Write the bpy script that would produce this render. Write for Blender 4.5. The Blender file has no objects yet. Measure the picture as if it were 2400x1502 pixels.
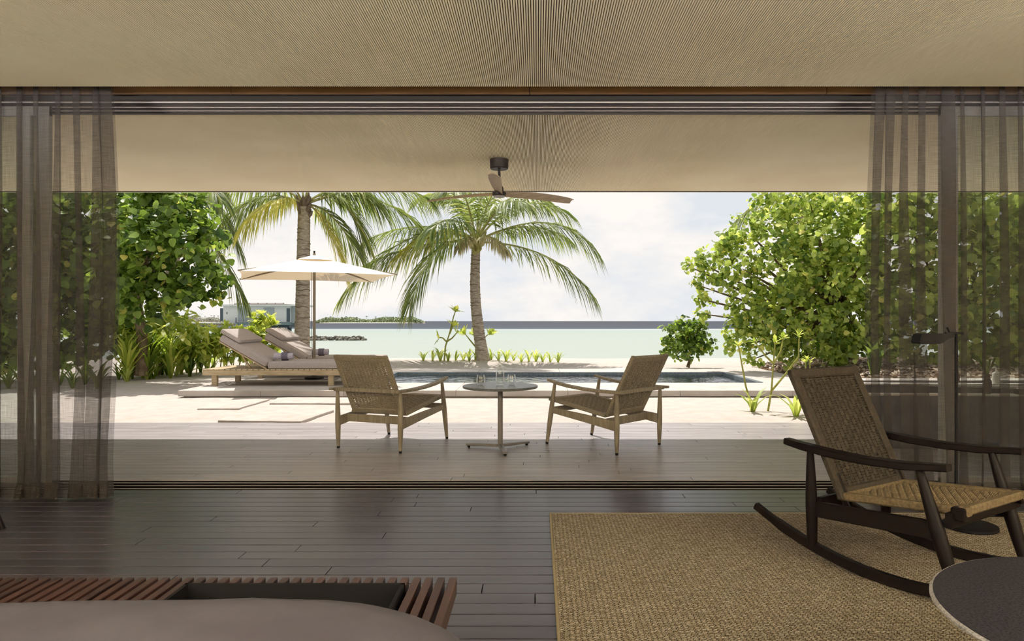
import bpy, bmesh, math, random
import numpy as np
from mathutils import Vector, Matrix, Euler, noise

random.seed(7)
rng = np.random.default_rng(7)
scene = bpy.context.scene
COL = scene.collection
R = math.radians

# ------------------------------------------------------------------ camera
CAM_H = 1.15
cam_d = bpy.data.cameras.new('camera')
cam_d.lens = 24.0
cam_d.sensor_width = 36.0
cam_d.shift_x = -60 / 2400.0
cam_d.shift_y = 1 / 2400.0
cam_d.clip_end = 8000
cam_d.clip_start = 0.05
cam = bpy.data.objects.new('camera', cam_d)
cam.location = (0, 0, CAM_H)
cam.rotation_euler = (R(90), 0, 0)
COL.objects.link(cam)
scene.camera = cam

# ------------------------------------------------------------------ exposure
scene.view_settings.view_transform = 'Standard'
scene.view_settings.look = 'None'
scene.view_settings.gamma = 1.0
scene.view_settings.use_curve_mapping = False
scene.view_settings.exposure = 0.35
try:
    scene.cycles.max_bounces = 14
    scene.cycles.diffuse_bounces = 8
    scene.cycles.glossy_bounces = 4
    scene.cycles.transmission_bounces = 8
    scene.cycles.transparent_max_bounces = 40
    scene.cycles.sample_clamp_indirect = 4.0
except Exception:
    pass

# ------------------------------------------------------------------ sky
world = bpy.data.worlds.new('sky')
scene.world = world
world.use_nodes = True
wn = world.node_tree.nodes
wl = world.node_tree.links
wn.clear()
w_out = wn.new('ShaderNodeOutputWorld')
w_bg = wn.new('ShaderNodeBackground')
w_tc = wn.new('ShaderNodeTexCoord')
w_map = wn.new('ShaderNodeMapping')
w_map.inputs['Scale'].default_value = (1.0, 1.0, 2.2)
w_n1 = wn.new('ShaderNodeTexNoise')
w_n1.inputs['Scale'].default_value = 3.2
w_n1.inputs['Detail'].default_value = 9
w_n1.inputs['Roughness'].default_value = 0.6
w_r = wn.new('ShaderNodeValToRGB')
w_r.color_ramp.elements[0].position = 0.40
w_r.color_ramp.elements[0].color = (0.70, 0.735, 0.78, 1)
w_r.color_ramp.elements[1].position = 0.58
w_r.color_ramp.elements[1].color = (0.94, 0.885, 0.835, 1)
wl.new(w_tc.outputs['Generated'], w_map.inputs['Vector'])
wl.new(w_map.outputs['Vector'], w_n1.inputs['Vector'])
wl.new(w_n1.outputs['Fac'], w_r.inputs['Fac'])
wl.new(w_r.outputs['Color'], w_bg.inputs['Color'])
w_bg.inputs['Strength'].default_value = 0.86
wl.new(w_bg.outputs['Background'], w_out.inputs['Surface'])

# ------------------------------------------------------------------ sun (high, from the sea side)
sun_d = bpy.data.lights.new('sun', 'SUN')
sun_d.energy = 4.6
sun_d.angle = R(0.6)
sun_d.color = (1.0, 0.95, 0.88)
sun = bpy.data.objects.new('sun', sun_d)
sun.rotation_euler = Vector((-0.14, 0.44, 1.0)).to_track_quat('Z', 'Y').to_euler()
sun.location = (0, 20, 30)
COL.objects.link(sun)


# ================================================================== helpers
def at(px, py, Y):
    """world point seen at a pixel of the 2400x1502 frame, at distance Y"""
    return Vector(((px - 1260) / 1600.0 * Y, Y, CAM_H - (py - 752) / 1600.0 * Y))


class MB:
    """collects simple shapes into one mesh"""
    def __init__(self):
        self.v = []
        self.f = []

    def add(self, verts, faces):
        o = len(self.v)
        self.v += [tuple(p) for p in verts]
        self.f += [tuple(i + o for i in f) for f in faces]
        return self

    def box(self, x0, x1, y0, y1, z0, z1, M=None):
        vs = [Vector(p) for p in ((x0, y0, z0), (x1, y0, z0), (x1, y1, z0), (x0, y1, z0),
                                  (x0, y0, z1), (x1, y0, z1), (x1, y1, z1), (x0, y1, z1))]
        if M is not None:
            vs = [M @ p for p in vs]
        return self.add(vs, [(0, 3, 2, 1), (4, 5, 6, 7), (0, 1, 5, 4), (1, 2, 6, 5), (2, 3, 7, 6), (3, 0, 4, 7)])

    def bbox(self, x0, x1, y0, y1, z0, z1, b=0.005, M=None):
        """box with chamfered edges"""
        def ring(z, i):
            return [(x0 + i, y0 + b, z), (x0 + b, y0 + i, z), (x1 - b, y0 + i, z), (x1 - i, y0 + b, z),
                    (x1 - i, y1 - b, z), (x1 - b, y1 - i, z), (x0 + b, y1 - i, z), (x0 + i, y1 - b, z)]
        rs = [ring(z0, b), ring(z0 + b, 0), ring(z1 - b, 0), ring(z1, b)]
        return self.loft(rs, M=M)

    def loft(self, rings, closed=True, caps=True, M=None):
        n = len(rings[0])
        vs = [Vector(p) for r in rings for p in r]
        if M is not None:
            vs = [M @ p for p in vs]
        fs = []
        for k in range(len(rings) - 1):
            for i in range(n if closed else n - 1):
                j = (i + 1) % n
                fs.append((k * n + i, k * n + j, (k + 1) * n + j, (k + 1) * n + i))
        if caps and closed:
            fs.append(tuple(reversed(range(n))))
            fs.append(tuple((len(rings) - 1) * n + i for i in range(n)))
        return self.add(vs, fs)

    def tube(self, pts, rad, n=10, caps=True, M=None):
        pts = [Vector(p) for p in pts]
        if not hasattr(rad, '__len__'):
            rad = [rad] * len(pts)
        up = None
        rings = []
        for i, p in enumerate(pts):
            d = (pts[min(i + 1, len(pts) - 1)] - pts[max(i - 1, 0)])
            if d.length < 1e-9:
                d = Vector((0, 0, 1))
            d.normalize()
            if up is None:
                up = Vector((1, 0, 0)) if abs(d.x) < 0.8 else Vector((0, 1, 0))
            a = (up - d * up.dot(d)).normalized()
            up = a
            b = d.cross(a)
            rings.append([p + (a * math.cos(t) + b * math.sin(t)) * rad[i]
                          for t in [2 * math.pi * k / n for k in range(n)]])
        return self.loft(rings, caps=caps, M=M)

    def sweep(self, pts, w, h, side=(1, 0, 0), b=0.25, M=None):
        """rectangular bar with eased edges along a path; w along side, h across"""
        pts = [Vector(p) for p in pts]
        side = Vector(side).normalized()
        if not hasattr(w, '__len__'):
            w = [w] * len(pts)
        if not hasattr(h, '__len__'):
            h = [h] * len(pts)
        rings = []
        for i, p in enumerate(pts):
            d = (pts[min(i + 1, len(pts) - 1)] - pts[max(i - 1, 0)]).normalized()
            u = d.cross(side).normalized()
            s = u.cross(d).normalized()
            a, c = w[i] / 2, h[i] / 2
            e = min(a, c) * b
            rings.append([p + s * x + u * y for x, y in ((a - e, -c), (a, -c + e), (a, c - e), (a - e, c),
                                                         (-a + e, c), (-a, c - e), (-a, -c + e), (-a + e, -c))])
        return self.loft(rings, M=M)

    def lathe(self, prof, n=24, c=(0, 0, 0), M=None, caps=True):
        rings = [[(c[0] + r * math.cos(2 * math.pi * k / n), c[1] + r * math.sin(2 * math.pi * k / n), c[2] + z)
                  for k in range(n)] for r, z in prof]
        return self.loft(rings, caps=caps, M=M)

    def prism(self, poly, z0, z1, M=None):
        return self.loft([[(x, y, z0) for x, y in poly], [(x, y, z1) for x, y in poly]], M=M)

    def mesh(self, name, m, smooth=False):
        me = bpy.data.meshes.new(name)
        me.from_pydata([tuple(p) for p in self.v], [], self.f)
        me.validate()
        bm = bmesh.new()
        bm.from_mesh(me)
        bmesh.ops.recalc_face_normals(bm, faces=bm.faces)
        bm.to_mesh(me)
        bm.free()
        if m is not None:
            me.materials.append(m)
        if smooth:
            me.polygons.foreach_set('use_smooth', [True] * len(me.polygons))
            try:
                me.set_sharp_from_angle(angle=R(35))
            except Exception:
                pass
        me.update()
        return me

    def build(self, name, m, parent=None, smooth=False, **kw):
        return link(name, self.mesh(name, m, smooth), parent, **kw)


def link(name, data, parent=None, loc=None, rot=None, scale=None, label=None, cat=None, group=None, kind=None):
    o = bpy.data.objects.new(name, data)
    COL.objects.link(o)
    if parent is not None:
        o.parent = parent
    if loc is not None:
        o.location = loc
    if rot is not None:
        o.rotation_euler = rot
    if scale is not None:
        o.scale = scale
    tag(o, label, cat, group, kind)
    return o


def tag(o, label=None, cat=None, group=None, kind=None):
    if label:
        o['label'] = label
    if cat:
        o['category'] = cat
    if group:
        o['group'] = group
    if kind:
        o['kind'] = kind
    return o


def thing(name, label, cat, loc=(0, 0, 0), rz=0.0, group=None, kind=None):
    return link(name, None, None, loc, (0, 0, rz), None, label, cat, group, kind)


def copy_tree(o, parent=None):
    c = o.copy()
    COL.objects.link(c)
    c.parent = parent
    for ch in list(o.children):
        copy_tree(ch, c)
    return c


def np_mesh(name, verts, faces_quads=None, faces_tris=None, m=None, smooth=False):
    me = bpy.data.meshes.new(name)
    nv = len(verts)
    me.vertices.add(nv)
    me.vertices.foreach_set('co', np.asarray(verts, dtype=np.float32).ravel())
    loops, starts = [], []
    tot = 0
    if faces_quads is not None and len(faces_quads):
        fq = np.asarray(faces_quads, dtype=np.int32)
        loops.append(fq.ravel())
        starts.append(np.arange(len(fq)) * 4)
        tot = len(fq) * 4
    if faces_tris is not None and len(faces_tris):
        ft = np.asarray(faces_tris, dtype=np.int32)
        loops.append(ft.ravel())
        starts.append(tot + np.arange(len(ft)) * 3)
    loops = np.concatenate(loops)
    starts = np.concatenate(starts).astype(np.int32)
    me.loops.add(len(loops))
    me.loops.foreach_set('vertex_index', loops)
    me.polygons.add(len(starts))
    me.polygons.foreach_set('loop_start', starts)
    me.update(calc_edges=True)
    me.validate()
    if smooth:
        me.polygons.foreach_set('use_smooth', [True] * len(me.polygons))
    if m is not None:
        me.materials.append(m)
    return me


# ------------------------------------------------------------------ materials
def srgb(r, g, b):
    def c(x):
        x /= 255.0
        return x / 12.92 if x <= 0.04045 else ((x + 0.055) / 1.055) ** 2.4
    return (c(r), c(g), c(b), 1)


def nodes(m):
    m.use_nodes = True
    nt = m.node_tree
    nt.nodes.clear()
    return nt, nt.nodes.new, nt.links.new


def mat(name, col, rough=0.6, col2=None, scale=8.0, stretch=(1, 1, 1), bump=0.0, bscale=60.0, spec=0.3,
        metal=0.0, detail=4.0, per_object=0.0, coords='Object', contrast=(0.35, 0.65), bdist=0.01):
    m = bpy.data.materials.new(name)
    nt, N, L = nodes(m)
    out = N('ShaderNodeOutputMaterial')
    p = N('ShaderNodeBsdfPrincipled')
    L(p.outputs[0], out.inputs[0])
    p.inputs['Roughness'].default_value = rough
    p.inputs['Metallic'].default_value = metal
    p.inputs['Specular IOR Level'].default_value = spec
    p.inputs['Base Color'].default_value = col
    tc = N('ShaderNodeTexCoord')
    mp = N('ShaderNodeMapping')
    mp.inputs['Scale'].default_value = stretch
    L(tc.outputs[coords], mp.inputs['Vector'])
    vec = mp.outputs['Vector']
    if per_object:
        oi = N('ShaderNodeObjectInfo')
        mul = N('ShaderNodeMath'); mul.operation = 'MULTIPLY'; mul.inputs[1].default_value = 37.0
        L(oi.outputs['Random'], mul.inputs[0])
        ad = N('ShaderNodeVectorMath'); ad.operation = 'ADD'
        L(vec, ad.inputs[0]); L(mul.outputs[0], ad.inputs[1])
        vec = ad.outputs[0]
    colour = None
    if col2 is not None:
        n = N('ShaderNodeTexNoise')
        n.inputs['Scale'].default_value = scale
        n.inputs['Detail'].default_value = detail
        L(vec, n.inputs['Vector'])
        r = N('ShaderNodeValToRGB')
        r.color_ramp.elements[0].color = col
        r.color_ramp.elements[1].color = col2
        r.color_ramp.elements[0].position = contrast[0]
        r.color_ramp.elements[1].position = contrast[1]
        L(n.outputs['Fac'], r.inputs['Fac'])
        colour = r.outputs['Color']
    if per_object:
        hs = N('ShaderNodeHueSaturation')
        mr = N('ShaderNodeMapRange')
        mr.inputs['To Min'].default_value = 1 - per_object
        mr.inputs['To Max'].default_value = 1 + per_object
        L(oi.outputs['Random'], mr.inputs['Value'])
        L(mr.outputs[0], hs.inputs['Value'])
        if colour is not None:
            L(colour, hs.inputs['Color'])
        else:
            hs.inputs['Color'].default_value = col
        colour = hs.outputs['Color']
    if colour is not None:
        L(colour, p.inputs['Base Color'])
    if bump:
        bn = N('ShaderNodeTexNoise')
        bn.inputs['Scale'].default_value = bscale
        bn.inputs['Detail'].default_value = 3
        L(vec, bn.inputs['Vector'])
        b = N('ShaderNodeBump')
        b.inputs['Strength'].default_value = bump
        b.inputs['Distance'].default_value = bdist
        L(bn.outputs['Fac'], b.inputs['Height'])
        L(b.outputs['Normal'], p.inputs['Normal'])
    return m


def leaf_mat(name, c1, c2, c3=None, trans=0.45, rough=0.45):
    m = bpy.data.materials.new(name)
    nt, N, L = nodes(m)
    out = N('ShaderNodeOutputMaterial')
    geo = N('ShaderNodeNewGeometry')
    oi = N('ShaderNodeObjectInfo')
    add = N('ShaderNodeMath'); add.operation = 'ADD'
    fr = N('ShaderNodeMath'); fr.operation = 'FRACT'
    L(geo.outputs['Random Per Island'], add.inputs[0])
    L(oi.outputs['Random'], add.inputs[1])
    L(add.outputs[0], fr.inputs[0])
    r = N('ShaderNodeValToRGB')
    r.color_ramp.elements[0].color = c1
    r.color_ramp.elements[1].color = c2
    r.color_ramp.elements[1].position = 0.95
    if c3 is not None:
        e = r.color_ramp.elements.new(1.0)
        e.color = c3
    L(fr.outputs[0], r.inputs['Fac'])
    p = N('ShaderNodeBsdfPrincipled')
    p.inputs['Roughness'].default_value = rough
    p.inputs['Specular IOR Level'].default_value = 0.45
    L(r.outputs['Color'], p.inputs['Base Color'])
    t = N('ShaderNodeBsdfTranslucent')
    hs = N('ShaderNodeHueSaturation')
    hs.inputs['Value'].default_value = 1.9
    hs.inputs['Saturation'].default_value = 1.05
    hs.inputs['Hue'].default_value = 0.49
    L(r.outputs['Color'], hs.inputs['Color'])
    L(hs.outputs['Color'], t.inputs['Color'])
    mx = N('ShaderNodeMixShader')
    mx.inputs[0].default_value = trans
    L(p.outputs[0], mx.inputs[1])
    L(t.outputs[0], mx.inputs[2])
    L(mx.outputs[0], out.inputs[0])
    return m


def sheer_mat(name, col, opacity):
    m = bpy.data.materials.new(name)
    nt, N, L = nodes(m)
    out = N('ShaderNodeOutputMaterial')
    d = N('ShaderNodeBsdfDiffuse'); d.inputs['Color'].default_value = col
    t = N('ShaderNodeBsdfTranslucent'); t.inputs['Color'].default_value = col
    a = N('ShaderNodeMixShader'); a.inputs[0].default_value = 0.5
    L(d.outputs[0], a.inputs[1]); L(t.outputs[0], a.inputs[2])
    tr = N('ShaderNodeBsdfTransparent')
    # woven slub: opacity varies a little from thread to thread
    tc = N('ShaderNodeTexCoord'); mp = N('ShaderNodeMapping')
    mp.inputs['Scale'].default_value = (1, 1, 1)
    L(tc.outputs['UV'], mp.inputs['Vector'])
    n1 = N('ShaderNodeTexNoise'); n1.noise_dimensions = '2D'
    mp.inputs['Scale'].default_value = (420, 6, 1)
    n1.inputs['Scale'].default_value = 1.0; n1.inputs['Detail'].default_value = 1
    L(mp.outputs[0], n1.inputs['Vector'])
    mp2 = N('ShaderNodeMapping'); mp2.inputs['Scale'].default_value = (8, 260, 1)
    L(tc.outputs['UV'], mp2.inputs['Vector'])
    n2 = N('ShaderNodeTexNoise'); n2.noise_dimensions = '2D'
    n2.inputs['Scale'].default_value = 1.0; n2.inputs['Detail'].default_value = 1
    L(mp2.outputs[0], n2.inputs['Vector'])
    ad = N('ShaderNodeMath'); ad.operation = 'ADD'
    L(n1.outputs['Fac'], ad.inputs[0]); L(n2.outputs['Fac'], ad.inputs[1])
    mr = N('ShaderNodeMapRange')
    mr.inputs['From Min'].default_value = 0.6; mr.inputs['From Max'].default_value = 1.4
    mr.inputs['To Min'].default_value = opacity - 0.16; mr.inputs['To Max'].default_value = opacity + 0.16
    L(ad.outputs[0], mr.inputs['Value'])
    mx = N('ShaderNodeMixShader')
    L(mr.outputs[0], mx.inputs[0])
    L(tr.outputs[0], mx.inputs[1]); L(a.outputs[0], mx.inputs[2])
    L(mx.outputs[0], out.inputs[0])
    return m


def glass_mat(name, tint=(0.93, 0.95, 0.94, 1), gloss=0.06, rough=0.02, bump=0.0, bscale=6.0, gcol=(1, 1, 1, 1), fres=1.0):
    """thin pane or liquid surface: tinted see-through with a mirror share"""
    m = bpy.data.materials.new(name)
    nt, N, L = nodes(m)
    out = N('ShaderNodeOutputMaterial')
    tr = N('ShaderNodeBsdfTransparent'); tr.inputs['Color'].default_value = tint
    g = N('ShaderNodeBsdfGlossy'); g.inputs['Roughness'].default_value = rough
    g.inputs['Color'].default_value = gcol
    f = N('ShaderNodeFresnel'); f.inputs['IOR'].default_value = 1.33
    ad = N('ShaderNodeMath'); ad.operation = 'ADD'; ad.use_clamp = True
    ad.inputs[1].default_value = gloss - 0.02
    fm = N('ShaderNodeMath'); fm.operation = 'MULTIPLY'; fm.inputs[1].default_value = fres
    L(f.outputs[0], fm.inputs[0]); L(fm.outputs[0], ad.inputs[0])
    mx = N('ShaderNodeMixShader')
    L(ad.outputs[0], mx.inputs[0])
    L(tr.outputs[0], mx.inputs[1]); L(g.outputs[0], mx.inputs[2])
    L(mx.outputs[0], out.inputs[0])
    if bump:
        tc = N('ShaderNodeTexCoord')
        n = N('ShaderNodeTexNoise'); n.inputs['Scale'].default_value = bscale; n.inputs['Detail'].default_value = 3
        L(tc.outputs['Object'], n.inputs['Vector'])
        b = N('ShaderNodeBump'); b.inputs['Strength'].default_value = bump; b.inputs['Distance'].default_value = 0.05
        L(n.outputs['Fac'], b.inputs['Height'])
        L(b.outputs[0], g.inputs['Normal']); L(b.outputs[0], f.inputs['Normal'])
    return m


M = {}
M['rib'] = mat('pale_cane_rib', srgb(244, 236, 210), 0.7, srgb(238, 228, 200), 1.2, spec=0.1)
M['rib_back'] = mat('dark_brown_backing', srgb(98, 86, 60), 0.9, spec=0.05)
M['plaster'] = mat('warm_plaster', srgb(214, 200, 172), 0.9, srgb(204, 190, 162), 2.0, spec=0.1)
M['plank'] = mat('grey_brown_floor_plank', srgb(66, 60, 66), 0.28, srgb(50, 44, 50), 3.0, (0.6, 6, 6),
                 bump=0.12, bscale=40, spec=0.45, per_object=0.10, detail=8, bdist=0.002)
M['plank_out'] = mat('weathered_deck_plank', srgb(162, 155, 156), 0.38, srgb(138, 131, 132), 3.0, (0.6, 6, 6),
                     bump=0.12, bscale=40, spec=0.45, per_object=0.07, detail=8, bdist=0.002)
M['joint'] = mat('dark_joint', srgb(46, 40, 38), 0.9, spec=0.1)
M['bronze'] = mat('dark_bronze_metal', srgb(33, 26, 26), 0.5, spec=0.3)
M['track_dark'] = mat('dark_track_groove', srgb(26, 20, 20), 0.95, spec=0.0)
M['rail'] = mat('brushed_pale_rail', srgb(206, 196, 190), 0.4, spec=0.5)
M['teakstrip'] = mat('oiled_timber_strip', srgb(170, 136, 104), 0.6, srgb(148, 116, 86), 6, (0.3, 4, 4), spec=0.3)
M['frame_taupe'] = mat('taupe_metal_frame', srgb(158, 155, 152), 0.5, spec=0.3)
M['glass'] = glass_mat('clear_window_glass', (0.90, 0.93, 0.91, 1), 0.05)
M['sheer'] = sheer_mat('brown_linen_sheer', srgb(104, 98, 95), 0.41)
M['sheer_hem'] = sheer_mat('brown_linen_hem', srgb(106, 97, 92), 0.64)
M['sand'] = mat('coral_sand', srgb(186, 177, 170), 0.95, srgb(172, 163, 155), 5.0, bump=0.35, bscale=22, spec=0.05,
                detail=10, coords='Object', contrast=(0.3, 0.75), bdist=0.03)
M['stone'] = mat('pale_terrace_stone', srgb(188, 181, 175), 0.75, srgb(175, 167, 160), 3.0, bump=0.08, bscale=80,
                 spec=0.15, per_object=0.04, detail=6)
M['stone_side'] = mat('terrace_edge_stone', srgb(190, 178, 162), 0.85, srgb(172, 160, 146), 5.0, spec=0.1)
M['slabstone'] = mat('sandy_step_stone', srgb(188, 179, 172), 0.9, srgb(174, 165, 157), 6.0, bump=0.3, bscale=50, spec=0.1)
M['pooltile'] = mat('slate_pool_tile', srgb(112, 120, 124), 0.5, srgb(90, 98, 104), 30.0, spec=0.3)
M['poolstep'] = mat('pale_pool_step', srgb(190, 194, 192), 0.6, spec=0.2)
M['water'] = glass_mat('pool_water', (0.50, 0.66, 0.70, 1), 0.03, 0.03, 0.6, 4.0)
M['teak'] = mat('light_teak', srgb(192, 174, 142), 0.6, srgb(168, 148, 116), 5.0, (1, 9, 9), spec=0.25, detail=6)
M['teak2'] = mat('weathered_teak', srgb(148, 137, 119), 0.55, srgb(122, 111, 93), 6.0, (9, 9, 1.2), spec=0.3, detail=6)
M['cord'] = mat('taupe_woven_cord', srgb(150, 139, 120), 0.85, srgb(124, 113, 96), 90.0, bump=0.6, bscale=260, spec=0.1,
                bdist=0.003)
M['darkwood'] = mat('dark_walnut', srgb(17, 10, 9), 0.5, srgb(11, 6, 6), 5.0, (3, 3, 14), spec=0.10, detail=6)
M['benchwood'] = mat('reddish_dark_wood', srgb(60, 36, 31), 0.42, srgb(40, 23, 20), 6.0, (8, 1, 8), spec=0.45,
                     per_object=0.15, detail=6)
M['papercord'] = mat('golden_paper_cord', srgb(108, 93, 70), 0.75, srgb(80, 67, 47), 80.0, bump=0.5, bscale=300,
                     spec=0.15, bdist=0.003)
M['papercord_b'] = mat('brown_back_cord', srgb(58, 51, 42), 0.8, srgb(40, 34, 28), 80.0, bump=0.5, bscale=300,
                       spec=0.12, bdist=0.003)
M['fan_wood'] = mat('grey_washed_fan_wood', srgb(176, 158, 132), 0.55, srgb(150, 132, 108), 3, (1, 14, 14), spec=0.3, detail=6)
M['fill_glow'] = mat('fill_strip_glow', srgb(255, 250, 240), 0.8)  # glowing face of the added interior fill strips
M['fill_glow'].node_tree.nodes['Principled BSDF'].inputs['Emission Color'].default_value = (1.0, 0.97, 0.92, 1)
M['fill_glow'].node_tree.nodes['Principled BSDF'].inputs['Emission Strength'].default_value = 3.0
M['black'] = mat('matt_black_metal', srgb(14, 12, 13), 0.65, spec=0.12)
M['greymetal'] = mat('powder_coated_grey', srgb(112, 106, 102), 0.4, spec=0.4)
M['tabletop'] = mat('grey_stone_top', srgb(104, 106, 106), 0.3, srgb(84, 86, 87), 60.0, spec=0.5)
M['felt'] = mat('speckled_charcoal_top', srgb(38, 35, 41), 0.9, srgb(11, 9, 12), 150.0, spec=0.15, detail=6,
                bump=0.4, bscale=220, contrast=(0.42, 0.66), bdist=0.004)
M['felt_edge'] = mat('pale_rough_edge', srgb(180, 176, 176), 0.9, srgb(140, 136, 136), 120.0, bump=0.8, bscale=120, bdist=0.01)
M['linen'] = mat('grey_beige_duvet', srgb(84, 80, 87), 0.9, srgb(74, 70, 77), 4.0, bump=0.25, bscale=9, spec=0.08, bdist=0.02)
M['cushion'] = mat('taupe_outdoor_fabric', srgb(172, 163, 159), 0.9, srgb(164, 155, 151), 30.0, bump=0.2, bscale=400, spec=0.08, bdist=0.002)
M['towel'] = mat('pale_lilac_towel', srgb(190, 184, 196), 0.95, srgb(168, 162, 176), 60.0, bump=0.5, bscale=160, spec=0.05)
M['towel_dark'] = mat('slate_towel_stripe', srgb(112, 108, 122), 0.95, bump=0.5, bscale=160, spec=0.05)
M['canvas'] = None
M['bottle_glass'] = glass_mat('drinking_glass', (0.985, 0.99, 0.985, 1), 0.05, fres=0.3)
M['drink'] = glass_mat('drinking_water', (0.97, 0.985, 0.985, 1), 0.05, fres=0.3)
M['concrete'] = mat('dark_grey_concrete', srgb(92, 90, 94), 0.7, srgb(78, 76, 80), 8.0, spec=0.25)
M['tubrim'] = mat('light_stone_rim', srgb(196, 190, 182), 0.6, spec=0.25)
M['wicker'] = mat('brown_wicker', srgb(128, 96, 66), 0.8, srgb(84, 58, 38), 60.0, bump=0.6, bscale=120)
M['ceramic'] = mat('white_ceramic', srgb(214, 210, 204), 0.4, spec=0.4)
M['clay'] = mat('dark_clay', srgb(66, 56, 56), 0.7)
M['mulch'] = mat('brown_leaf_litter', srgb(120, 98, 76), 0.95, srgb(64, 50, 38), 14.0, bump=0.8, bscale=20, spec=0.05, bdist=0.05)
M['litter'] = leaf_mat('dry_leaf', srgb(92, 72, 54), srgb(206, 190, 168), trans=0.15)
M['rock'] = mat('breakwater_rock', srgb(150, 146, 134), 0.9, srgb(96, 93, 86), 1.2, bump=0.8, bscale=4, spec=0.1, per_object=0.25, bdist=0.1)
M['villa_white'] = mat('white_villa_panel', srgb(200, 202, 200), 0.6, spec=0.2)
M['villa_grey'] = mat('pale_blue_grey_shutter', srgb(150, 158, 162), 0.6, spec=0.2)
M['villa_dark'] = mat('dark_villa_opening', srgb(72, 84, 92), 0.5, spec=0.3)
M['villa_teal'] = mat('teal_grey_timber', srgb(108, 126, 128), 0.7, spec=0.2)
M['villa_roof'] = mat('brown_villa_roof', srgb(140, 128, 118), 0.8, spec=0.15)
M['isle'] = leaf_mat('distant_tree_green', srgb(96, 116, 84), srgb(142, 152, 106), trans=0.2)
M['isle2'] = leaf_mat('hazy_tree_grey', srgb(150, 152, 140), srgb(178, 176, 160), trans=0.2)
M['beach'] = mat('far_beach', srgb(226, 216, 200), 0.9)
M['leaf_l'] = leaf_mat('glossy_mid_green_leaf', srgb(42, 72, 22), srgb(142, 168, 74), srgb(210, 202, 110), 0.45)
M['leaf_r'] = leaf_mat('sunny_olive_leaf', srgb(78, 108, 40), srgb(190, 202, 108), srgb(230, 216, 130), 0.48)
M['leaf_s'] = leaf_mat('bright_shrub_leaf', srgb(112, 138, 50), srgb(200, 206, 108), srgb(222, 214, 132), 0.48)
M['leaf_d'] = leaf_mat('deep_green_strap_leaf', srgb(64, 94, 28), srgb(136, 156, 58), None, 0.40)
M['lily'] = leaf_mat('pale_lily_leaf', srgb(120, 142, 56), srgb(196, 204, 118), None, 0.40)
M['frond'] = leaf_mat('palm_leaflet_green', srgb(66, 88, 38), srgb(142, 156, 82), srgb(190, 186, 122), 0.38, 0.45)
M['frond_y'] = leaf_mat('yellowing_palm_leaflet', srgb(150, 154, 62), srgb(214, 208, 120), None, 0.45, 0.5)
M['frond_dry'] = leaf_mat('dry_palm_fibre', srgb(140, 134, 98), srgb(182, 174, 134), None, 0.35, 0.7)
M['rachis'] = mat('palm_rachis', srgb(178, 176, 112), 0.6, srgb(150, 146, 90), 8.0, spec=0.25)
M['palmtrunk'] = mat('ringed_palm_bark', srgb(196, 184, 168), 0.95, srgb(150, 138, 124), 5.0, (2, 2, 7), bump=0.6, bscale=30, spec=0.05, detail=8, bdist=0.02)
M['palmring'] = mat('dark_palm_scar', srgb(120, 106, 94), 0.95, spec=0.05)
M['bark'] = mat('grey_brown_bark', srgb(134, 118, 98), 0.95, srgb(96, 82, 66), 9.0, bump=0.5, bscale=30, spec=0.05)
M['stem'] = mat('green_yellow_stem', srgb(170, 172, 96), 0.7, srgb(134, 136, 70), 12.0, spec=0.2)


def canvas_mat():
    m = bpy.data.materials.new('cream_canvas')
    nt, N, L = nodes(m)
    out = N('ShaderNodeOutputMaterial')
    d = N('ShaderNodeBsdfDiffuse'); d.inputs['Color'].default_value = srgb(246, 238, 224)
    t = N('ShaderNodeBsdfTranslucent'); t.inputs['Color'].default_value = srgb(236, 206, 160)
    mx = N('ShaderNodeMixShader'); mx.inputs[0].default_value = 0.16
    L(d.outputs[0], mx.inputs[1]); L(t.outputs[0], mx.inputs[2]); L(mx.outputs[0], out.inputs[0])
    return m


M['canvas'] = canvas_mat()


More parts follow.
